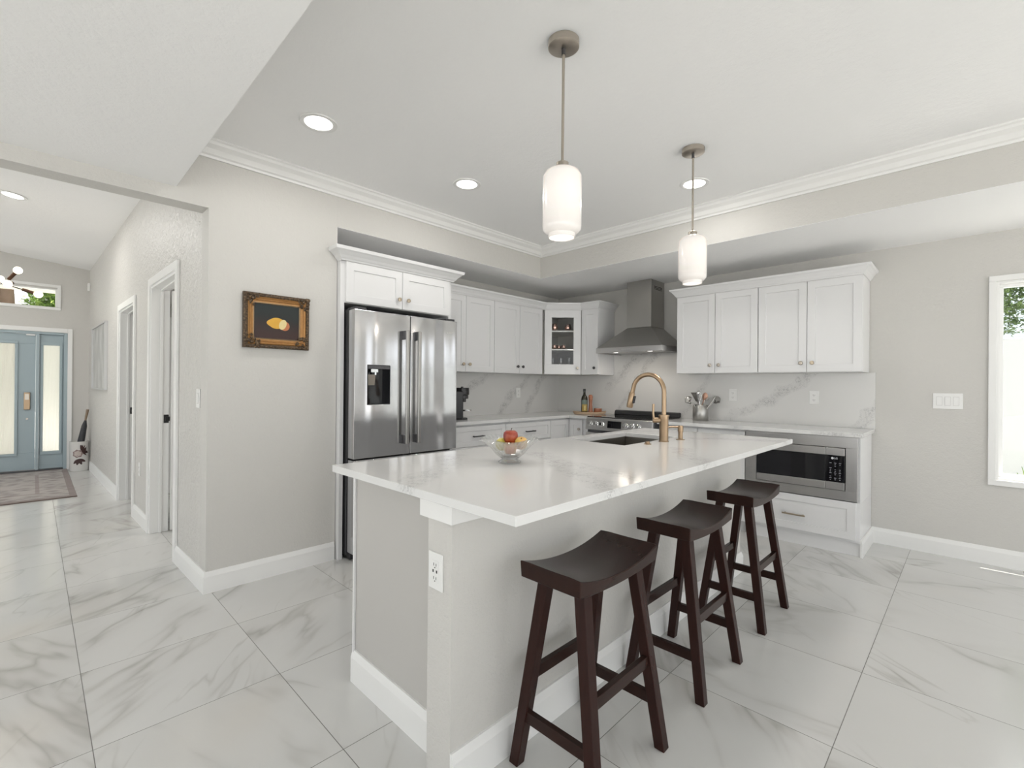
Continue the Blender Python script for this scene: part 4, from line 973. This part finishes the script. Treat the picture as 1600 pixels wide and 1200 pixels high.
# ================================================================== TRAY WITH OIL, MILL, BOWL
TXc, TYc = -3.175, 4.515
lw = m_wood('pale_tray_wood', (.42, .30, .20), (.58, .44, .31), .5, 'x', 1.2, .1)
t = thing('wooden_tray', 'shallow oval pale wooden tray on the worktop left of the range', 'tray', (TXc, TYc, CT), R_(44.5))
b = B(); rings = []
for s_, z in ((.001, .0008), (.88, .0008), (.93, .006), (1.0, .026), (.985, .028), (.90, .011), (.001, .009)):
    rings.append([b.bm.verts.new((s_ * .195 * math.cos(2 * PI * k / 40), s_ * .10 * math.sin(2 * PI * k / 40), z + .010 * abs(math.cos(2 * PI * k / 40)) ** 3 * (s_ > .95))) for k in range(40)])
b.skin(rings).obj('tray_body', lw, t, ang=50)
def tr_(x, y): c_, s_ = math.cos(R_(44.5)), math.sin(R_(44.5)); return (TXc + x * c_ - y * s_, TYc + x * s_ + y * c_, CT + .0100)
t = thing('olive_oil_bottle', 'dark olive oil bottle with yellow and teal label on the wooden tray', 'bottle', tr_(-.060, 0))
B().lathe([(.001, 0), (.034, 0), (.037, .004), (.037, .165), (.032, .190), (.016, .215), (.0135, .225), (.0135, .252), (.001, .252)], n=28).obj('glass_body', plain('dark_olive_glass', (.020, .018, .008), .08), t, ang=50)
B().cyl((0, 0, .2525), (0, 0, .283), .0155, n=20).obj('cap', 'dark', t, .002)
def wrap(parent, r, z0, z1, a0, a1, mat, name):
    b = B(); n = 16; A_ = []
    for k in range(n + 1):
        a_ = R_(a0 + (a1 - a0) * k / n); A_.append([b.bm.verts.new((q_ * math.cos(a_), q_ * math.sin(a_), z)) for q_, z in ((r, z0), (r, z1), (r + .0006, z1), (r + .0006, z0))])
    return b.skin(A_).obj(name, mat, parent, ang=50)
wrap(t, .0374, .025, .105, -100, 5, plain('ochre_label', (.42, .30, .09), .5), 'label')
wrap(t, .0374, .106, .155, -100, 5, plain('teal_label', (.16, .21, .18), .5), 'upper_label')
wrap(t, .0381, .038, .090, -52, -38, plain('label_ink', (.80, .70, .35), .5), 'label_text')
ow = m_wood('orange_mill_wood', (.33, .12, .06), (.46, .19, .10), .35, 'z', 1, .3)
t = thing('pepper_mill', 'tall reddish wooden pepper mill standing behind the oil bottle', 'pepper mill', tr_(.018, .038))
B().lathe([(.001, 0), (.027, 0), (.028, .01), (.024, .05), (.019, .10), (.022, .15), (.025, .165), (.022, .170), (.001, .170)], n=24).obj('mill_body', ow, t, ang=50)
B().lathe([(.001, .1705), (.024, .1705), (.026, .185), (.024, .205), (.014, .214), (.001, .216)], n=24).obj('mill_top', ow, t, ang=50)
t = thing('salt_cellar', 'squat reddish wooden salt cellar on the right of the tray', 'salt cellar', tr_(.098, .004))
B().lathe([(.001, 0), (.043, 0), (.045, .004), (.046, .046), (.043, .048), (.001, .048)], n=28).obj('cellar_body', ow, t, ang=50)
B().lathe([(.001, .0485), (.046, .0485), (.046, .058), (.001, .060)], n=28).obj('lid', ow, t, ang=50)

# ================================================================== BAR STOOLS
def make_stool(label):
    t = thing('bar_stool', label, 'bar stool', (0, 0, 0), 0, 'saddle seat bar stools along the island')
    b = B(); L_, W_ = .458, .238; nx = 6; ny = 18; top = {}; bot = {}
    for i in range(nx + 1):
        for j in range(ny + 1):
            u_ = i / nx * 2 - 1; v_ = j / ny * 2 - 1
            x = u_ * W_ / 2; y = v_ * L_ / 2
            edge = .004 * (max(0, abs(u_) - .85) / .15) ** 2
            top[i, j] = b.bm.verts.new((x, y, .655 + .034 * abs(v_) ** 2.1 - .003 * (1 - u_ * u_) - edge))
            bot[i, j] = b.bm.verts.new((x * .985, y * .985, .618 + .014 * abs(v_) ** 2))
    for i in range(nx):
        for j in range(ny):
            b.bm.faces.new((top[i, j], top[i + 1, j], top[i + 1, j + 1], top[i, j + 1])); b.bm.faces.new((bot[i, j], bot[i, j + 1], bot[i + 1, j + 1], bot[i + 1, j]))
    for i in range(nx):
        b.bm.faces.new((top[i, 0], bot[i, 0], bot[i + 1, 0], top[i + 1, 0])); b.bm.faces.new((top[i, ny], top[i + 1, ny], bot[i + 1, ny], bot[i, ny]))
    for j in range(ny):
        b.bm.faces.new((top[0, j], top[0, j + 1], bot[0, j + 1], bot[0, j])); b.bm.faces.new((top[nx, j], bot[nx, j], bot[nx, j + 1], top[nx, j + 1]))
    b.obj('seat', 'woodst', t, .004, seg=3, ang=40)
    def P(sx, sy, z):   # leg axis: from under the seat (inset) to the splayed foot
        k = 1 - z / .63
        return Vector((sx * (.070 + .086 * k), sy * (.150 + .048 * k), z))
    for sx in (-1, 1):
        for sy in (-1, 1):
            lo, hi = P(sx, sy, 0), P(sx, sy, .628); a_, c_ = .0185, .020
            B().hexa([(lo.x - a_, lo.y - a_, 0), (lo.x + a_, lo.y - a_, 0), (lo.x + a_, lo.y + a_, 0), (lo.x - a_, lo.y + a_, 0)], [(hi.x - c_, hi.y - c_, .628), (hi.x + c_, hi.y - c_, .628), (hi.x + c_, hi.y + c_, .628), (hi.x - c_, hi.y + c_, .628)]).obj('leg', 'woodleg', t, .003)
    for sx in (-1, 1):
        z = .30; p0, p1 = P(sx, -1, z), P(sx, 1, z); B().box(p0.x - .010, p0.y, z - .019, p0.x + .010, p1.y, z + .019).obj('stretcher', 'woodst', t, .002)
    for sy in (-1, 1):
        z = .165; p0, p1 = P(-1, sy, z), P(1, sy, z); B().box(p0.x, p0.y - .010, z - .019, p1.x, p0.y + .010, z + .019).obj('stretcher', 'woodst', t, .002)
    return t
s0 = make_stool('dark espresso saddle seat stool at the near end of the island, beside the outlet')
s0.location = (-.918, 1.327, 0)
for y, lb in ((2.046, 'middle dark espresso saddle seat stool, between the other two at the island'), (2.790, 'dark espresso saddle seat stool at the far end of the island, nearest the microwave')):
    c_ = copytree(s0); c_.location = (-.914, y, 0); c_['label'] = lb

# ================================================================== PENDANTS AND CEILING LIGHTS
shade_m = N('opal_glass_shade'); p = shade_m.obj(); sp = shade_m.n('ShaderNodeSeparateXYZ'); shade_m.l(p, sp.inputs[0])
shade_m.set(color=(.80, .77, .75), rough=.25, trans=0.0, emis=(1, .90, .82), estr=.50, coat=.4)
# opal glass glows around the bulb inside: strength follows the distance to the bulb
dist = shade_m.mth('ABSOLUTE', shade_m.mth('SUBTRACT', sp.outputs[2], -.62))
gl = shade_m.mth('MAXIMUM', shade_m.mth('SUBTRACT', 1.0, shade_m.mth('DIVIDE', dist, .13)), 0.0)
shade_m.l(shade_m.mth('ADD', .24, shade_m.mth('MULTIPLY', gl, .34)), shade_m.b.inputs['Emission Strength'])
M['shade'] = shade_m.m
def make_pendant(label):
    t = thing('pendant_lamp', label, 'pendant lamp', (0, 0, ZC), 0, 'pendant lamps over the island')
    B().lathe([(.001, -.030), (.058, -.030), (.064, -.026), (.064, -.0005), (.001, -.0005)], n=36).obj('ceiling_canopy', 'nickel', t, ang=40)
    r_ = B().cyl((0, 0, -.0305), (0, 0, -.50), .006, n=12).obj('rod', 'nickel', t)
    B().cyl((0, 0, -.031), (0, 0, -.056), .0085, n=12).obj('rod_collar', 'grey', r_)
    B().lathe([(.001, -.486), (.009, -.488), (.026, -.498), (.026, -.520), (.001, -.520)], n=24).obj('shade_cap', 'nickel', t)
    prof = [(.022, -.5205), (.050, -.524), (.070, -.536), (.080, -.556), (.0805, -.76), (.078, -.775), (.066, -.787), (.056, -.790), (.055, -.806), (.052, -.806), (.053, -.789), (.063, -.783), (.074, -.772), (.0765, -.758), (.076, -.558), (.066, -.541), (.048, -.529), (.022, -.526)]
    b = B(); rings = [[b.bm.verts.new((r * math.cos(2 * PI * k / 40), r * math.sin(2 * PI * k / 40), z)) for k in range(40)] for r, z in prof]
    b.skin(rings, closed=True).obj('glass_shade', 'shade', t, ang=50)
    B().cyl((0, 0, -.800), (0, 0, -.797), .0515, n=32).obj('diffuser', m_emit('lamp_diffuser', (1, .93, .86), 1.5), t)
    return t
p0 = make_pendant('nearer opal glass pendant lamp, hanging in front of the tray corner')
p0.location = (-1.213, 1.522, ZC); p0.rotation_euler = (R_(.9), R_(.9), 0)
p1 = copytree(p0); p1.location = (-1.203, 2.752, ZC); p1.rotation_euler = (0, 0, 0); p1['label'] = 'farther opal glass pendant lamp, hanging in front of the right wall cabinets'
for nm, o in (('pendant_light', p0), ('pendant_light', p1)):
    l = area_light(nm, (o.location.x, o.location.y, ZC - .812), (0, 0, 0), .10, .10, 4, (1, .90, .8), shape='DISK')
def recessed(x, y, z, label, tilt=(0, 0, 0), power=7):
    t = thing('recessed_light', label, 'recessed light', (x, y, z - .0002), tilt, 'recessed ceiling lights')
    B().lathe([(.098, 0), (.096, -.005), (.080, -.006), (.072, -.003), (.072, 0)], n=36).obj('trim_ring', 'trim', t, ang=40)
    B().cyl((0, 0, -.0002), (0, 0, -.0025), .0715, n=36).obj('lens', 'emit', t)
    l = area_light('downlight', (0, 0, -.006), (0, 0, 0), .14, .14, power, (1, .975, .94), shape='DISK'); l.parent = t
recessed(-2.552, 1.078, ZC, 'round recessed light in the tray ceiling nearest the painting wall')
recessed(-2.567, 2.140, ZC, 'round recessed light in the tray ceiling left of the nearer pendant')
recessed(-1.402, 3.232, ZC, 'round recessed light in the tray ceiling behind the far pendant rod')
recessed(-6.36, -.147, vz(-6.36, -.147) - .003, 'round recessed light in the sloping hallway ceiling, toward the entry door', (R_(-6.3), R_(-.7), 0), 26)
recessed(-7.2, -1.4, vz(-7.2, -1.4) - .003, 'added unseen recessed light in the sloping living room ceiling, brightening the hall', (R_(-6.3), R_(-.7), 0), 26)  # out of view, added for its light on the hall
for x, z in ((-4.4, 2.499), (-7.2, 2.499)):
    l = area_light('bedroom_fill', (x, 1.8, z - .02), (0, 0, 0), .3, .3, 22, (1, .97, .94))  # added fill lights, brightening the rooms behind the hall doorways

# ================================================================== CHANDELIER
t = thing('chandelier', 'dark branching chandelier with bare glowing globe bulbs in the entry hall', 'chandelier', (-6.5, -.42, 2.22))
cz = vz(-6.5, -.42) - 2.22
st = B().cyl((0, 0, 0), (0, 0, cz - .02), .006, n=10).obj('stem', 'grey', t)
B().cyl((0, 0, cz - .03), (0, 0, cz - .008), .06, n=24).obj('ceiling_canopy', 'grey', t)
brz = plain('dark_bronze', (.10, .055, .035), .35, .8)
def cbulb(p0, p1, j=False):
    p0, p1 = Vector(p0), Vector(p1); d = (p1 - p0).normalized()
    a_ = B().tube([p0, p1 - d * .10], .005, 8).obj('arm', 'grey', t)
    B().cyl(p1 - d * .115, p1 - d * .035, .015, n=14).obj('socket', brz, a_)
    B().ball(p1, .033, n=18).obj('bulb', 'bulb', a_, ang=80)
nd = (0, .235, -.038)
cbulb((0, .0, .0), (0, .447, -.131)); cbulb(nd, (0, .308, .078)); cbulb((0, .27, -.05), (.10, .245, -.075)); cbulb((0, .1, -.01), (-.08, .19, -.012))
cbulb((0, 0, 0), (0, -.42, .10)); cbulb((0, -.1, .02), (.25, -.3, -.1)); cbulb((0, 0, .03), (-.3, -.15, .12))

# ================================================================== WALL DECOR
t = thing('lemon_painting', 'small still life of lemons in an ornate gilded frame on the greige wall', 'painting', (XW + .001, 1.103, 1.640), PI / 2)
PW, PH = .400, .345
gold = N('antique_gold_leaf'); nn = gold.noise(gold.mp(gold.obj(), (1, 1, 1)), 60, 4, .65)
gold.set(color=gold.mix(nn, (.50, .27, .09), (.30, .14, .05)), metal=.35, rough=.42); gold.bump(nn, .3, .002)
darkg = N('antique_carved_gold'); nn = darkg.noise(darkg.obj(), 90, 5, .7)
darkg.set(color=darkg.ramp(nn, [(.38, (.025, .017, .012)), (.55, (.12, .075, .04)), (.72, (.36, .26, .16))]), metal=.3, rough=.45); darkg.bump(nn, .8, .006)
def framerun(w_, h_, prof, mat, name, parent):
    b = B(); cs = [(-w_ / 2, -h_ / 2), (w_ / 2, -h_ / 2), (w_ / 2, h_ / 2), (-w_ / 2, h_ / 2)]; rings = []
    for (x, z) in cs:
        sx, sz = (1 if x > 0 else -1), (1 if z > 0 else -1)
        rings.append([b.bm.verts.new((x - sx * i_, -o_, z - sz * i_)) for i_, o_ in prof])
    return b.skin(rings, closed=True).obj(name, mat, parent, ang=30)
framerun(PW, PH, [(0, 0), (0, .026), (.008, .036), (.020, .032), (.024, .026), (.024, 0)], darkg.m, 'outer_frame', t)
framerun(PW - .046, PH - .046, [(0, 0), (0, .028), (.006, .034), (.014, .027), (.018, .029), (.024, .022), (.034, .020), (.034, 0)], gold.m, 'gilt_frame', t)
framerun(PW - .112, PH - .112, [(0, 0), (0, .020), (.004, .022), (.008, .016), (.008, 0)], plain('dull_gold', (.35, .25, .15), .4, .5), 'inner_slip', t)
for sx in (-1, 1):
    for sz in (-1, 1):
        rnd = random.Random(5 + sx + 3 * sz); b = B()
        for k in range(26):
            u_, v_ = rnd.random() ** 1.2 * .085, rnd.random() ** 1.2 * .075
            if u_ + v_ > .125: continue
            b.ball((sx * (PW / 2 - .006 - u_), -.031 - rnd.random() * .004, sz * (PH / 2 - .006 - v_)), rnd.uniform(.006, .012), 1, .7, 1, n=8)
        b.obj('corner_ornament', darkg.m, t, ang=60, label='dark carved corner ornament')
a = N('dark_canvas'); p = a.obj(); sp = a.n('ShaderNodeSeparateXYZ'); a.l(p, sp.inputs[0]); nn = a.noise(p, 14, 3, .6)
a.set(color=a.ramp(a.mth('ADD', a.mth('MULTIPLY', sp.outputs[2], 4), a.mth('ADD', .35, a.mth('MULTIPLY', nn, .3))), [(.15, (.038, .014, .011)), (.48, (.018, .011, .009)), (.62, (.010, .014, .013)), (.9, (.013, .020, .020))]), rough=.5)
cv = B().box(-PW / 2 + .06, -.014, -PH / 2 + .06, PW / 2 - .06, -.006, PH / 2 - .06).obj('canvas', a.m, t, smooth=False)
def blob(pts, y, mat, name, parent):
    b = B(); b.prism(pts, y, y - .0006, 'y'); return b.obj(name, mat, parent, smooth=False)
def ell(cx_, cz_, rx_, rz_, rot=0, n=28, tip=0):
    o = []
    for k in range(n):
        a_ = 2 * PI * k / n; x, z = rx_ * math.cos(a_), rz_ * math.sin(a_)
        if tip and math.cos(a_) < -.8: x -= tip * (abs(math.cos(a_)) - .8) / .2
        o.append((cx_ + x * math.cos(rot) - z * math.sin(rot), cz_ + x * math.sin(rot) + z * math.cos(rot)))
    return o
a = N('painted_lemon'); nn = a.noise(a.obj(), 30, 3, .6); a.set(color=a.mix(nn, (.72, .44, .06), (.62, .30, .03)), rough=.5)
blob(ell(-.002, -.008, .050, .036, .0, tip=.012), -.0142, a.m, 'painted_lemon', cv)
blob(ell(.047, -.022, .030, .031, .2), -.0150, plain('painted_lemon_rind', (.50, .17, .07), .5), 'painted_rind', cv)
a = N('painted_lemon_flesh'); nn = a.noise(a.obj(), 60, 3, .6); a.set(color=a.mix(nn, (.80, .66, .34), (.66, .55, .25)), rough=.5)
blob(ell(.034, -.014, .022, .034, -.35), -.0158, a.m, 'painted_lemon_half', cv)

# framed print in the hallway
pw, phh = 1.24, .82
pc = (-7.93, hy(-7.93) - .001, 1.555)
t = thing('framed_print', 'large print with painted grey reflections in a thin silver frame on the hallway wall', 'picture', pc, .0266)
framerun(pw, phh, [(0, 0), (0, .03), (.018, .03), (.018, 0)], plain('silver_frame', (.62, .62, .62), .3, .6), 'frame', t)
a = N('grey_reflection_print'); p = a.obj(); nn = a.noise(a.mp(p, (9, 1, 1.2)), 1.6, 4, .6, .4)  # upright grey streaks paint a reflection into the picture's colour
a.set(color=a.ramp(nn, [(.3, (.20, .20, .20)), (.5, (.42, .42, .41)), (.7, (.62, .62, .61))]), rough=.35)
B().box(-pw / 2 + .018, -.016, -phh / 2 + .018, pw / 2 - .018, -.004, phh / 2 - .018).obj('print', a.m, t, smooth=False)
s_ = tag(B().box(0, -.03, 0, .06, 0, .11).obj('motion_sensor', 'plate', None, .008, loc=(-9.10, hy(-9.10) - .0005, 2.545), rot=(0, 0, .0266)), 'small white motion sensor high in the entry hall corner', 'sensor')

# ================================================================== ENTRY: RUG, UMBRELLA STAND
a = N('taupe_patterned_rug'); p = a.pos(); sp = a.n('ShaderNodeSeparateXYZ'); a.l(p, sp.inputs[0])
n1 = a.noise(a.mp(p, (9, 2.2, 1)), 2.4, 5, .7, .6); n2 = a.noise(p, 160, 2, .6)
v1 = a.n('ShaderNodeTexVoronoi'); a.l(a.mp(p, (1, 1, 1)), v1.inputs['Vector']); v1.inputs['Scale'].default_value = 9
base_c = a.ramp(a.mth('ADD', a.mth('MULTIPLY', n1, .75), a.mth('MULTIPLY', v1.outputs['Distance'], .45)), [(.36, (.13, .10, .09)), (.52, (.27, .23, .21)), (.68, (.42, .38, .35))])
bx = a.mth('MAXIMUM', a.mth('ABSOLUTE', a.mth('DIVIDE', a.mth('ADD', sp.outputs[0], 8.03), 1.12)), a.mth('ABSOLUTE', a.mth('DIVIDE', a.mth('ADD', sp.outputs[1], .50), .84)))
bord = a.mth('GREATER_THAN', bx, .93); line = a.mth('MULTIPLY', a.mth('GREATER_THAN', bx, .62), a.mth('LESS_THAN', bx, .66))
c_ = a.mix(a.mth('MULTIPLY', bord, .8), base_c, (.13, .075, .06)); c_ = a.mix(a.mth('MULTIPLY', line, .6), c_, (.17, .10, .085))
c_ = a.mix(a.mth('MULTIPLY', n2, .3), c_, (.12, .10, .09)); a.set(color=c_, rough=.95, sheen=.3); a.bump(n2, .5, .004)
r_ = B().box(-1.12, -.84, 0, 1.12, .84, .011).obj('rug', a.m, None, .003, loc=(-8.03, -.50, .0005))
tag(r_, 'faded taupe patterned rug with brown border in front of the entry door', 'rug')
SXc, SYc = -8.93, .455
t = thing('umbrella_stand', 'white ceramic umbrella stand painted with a large dark flower', 'umbrella stand', (SXc, SYc, 0), R_(-45))
B().lathe([(.001, .001), (.096, .001), (.100, .006), (.101, .40), (.104, .408), (.100, .410), (.094, .405), (.093, .012), (.001, .010)], n=40).obj('vase', plain('glazed_ceramic', (.72, .71, .69), .2), t, ang=50)
dk, md, lt = plain('dark_burgundy_glaze', (.05, .022, .020), .3), plain('mauve_glaze', (.26, .19, .18), .3), plain('pale_petal_glaze', (.50, .43, .40), .3)
def petal(parent, a0, z0, ang, ln, wd, mat, r):
    b = B(); V = b.bm.verts.new; pts = []
    for k in range(9):
        tt = k / 8; w_ = wd * math.sin(PI * min(1, tt * .92 + .06)) ** .8
        cxx, czz = math.cos(ang) * ln * tt, math.sin(ang) * ln * tt; px, pz = -math.sin(ang) * w_, math.cos(ang) * w_
        pts.append((cxx + px, czz + pz, cxx - px, czz - pz))
    def S(x, z, rr): th = a0 + x / rr; return (rr * math.cos(th), rr * math.sin(th), z0 + z)
    sec = [[V(S(q_[0], q_[1], r)), V(S(q_[2], q_[3], r)), V(S(q_[2], q_[3], r + .0006)), V(S(q_[0], q_[1], r + .0006))] for q_ in pts]
    b.skin(sec); return b
fa = R_(40)
grp = B(); 
def merge(lst, name, mat, parent):
    me_b = B()
    for q_ in lst:
        tmp = bpy.data.meshes.new('t'); q_.bm.to_mesh(tmp); me_b.bm.from_mesh(tmp); q_.bm.free(); bpy.data.meshes.remove(tmp)
    return me_b.obj(name, mat, parent, smooth=False)
rnd = random.Random(4)
merge([petal(t, fa + .28, .27, rnd.uniform(-.9, 1.9), rnd.uniform(.05, .105), .009, dk, .1016) for k in range(26)], 'painted_foliage', dk, t)
merge([petal(t, fa, .17, aa, .085, .018, dk, .1016) for aa in (-1.2, -1.8, -.5, -2.3)], 'painted_leaves', dk, t)
merge([petal(t, fa - .12, .245, aa, .058, .028, md, .1026) for aa in [k * PI / 3.5 for k in range(7)]], 'painted_bloom', md, t)
merge([petal(t, fa - .12, .245, aa, .042, .020, lt, .1036) for aa in [.4 + k * PI / 3 for k in range(6)]], 'painted_bloom_heart', lt, t)
t = thing('umbrella', 'folded dark grey umbrella with wooden handle leaning in the ceramic stand', 'umbrella', (SXc - .02, SYc - .04, .014), (R_(-8), R_(7), 0))
B().tube([(0, 0, 0), (0, 0, .12), (.0, 0, .38), (.004, 0, .62), (.0, 0, .70)], [.004, .030, .040, .030, .012], 10).obj('furled_canopy', plain('dark_grey_fabric', (.045, .047, .052), .7), t, ang=60)
B().hexa([(-.05, -.012, .56), (.05, -.012, .50), (.05, .012, .50), (-.05, .012, .56)], [(-.045, -.010, .60), (.03, -.010, .55), (.03, .010, .55), (-.045, .010, .60)]).obj('strap', plain('dark_grey_strap', (.04, .042, .048), .7), t, .003)
B().tube([(0, 0, .6955), (0, 0, .76), (.005, 0, .80), (0, 0, .855)], [.010, .014, .016, .017], 12).obj('handle', m_wood('umbrella_handle_wood', (.20, .14, .09), (.30, .22, .15), .4, 'z'), t)
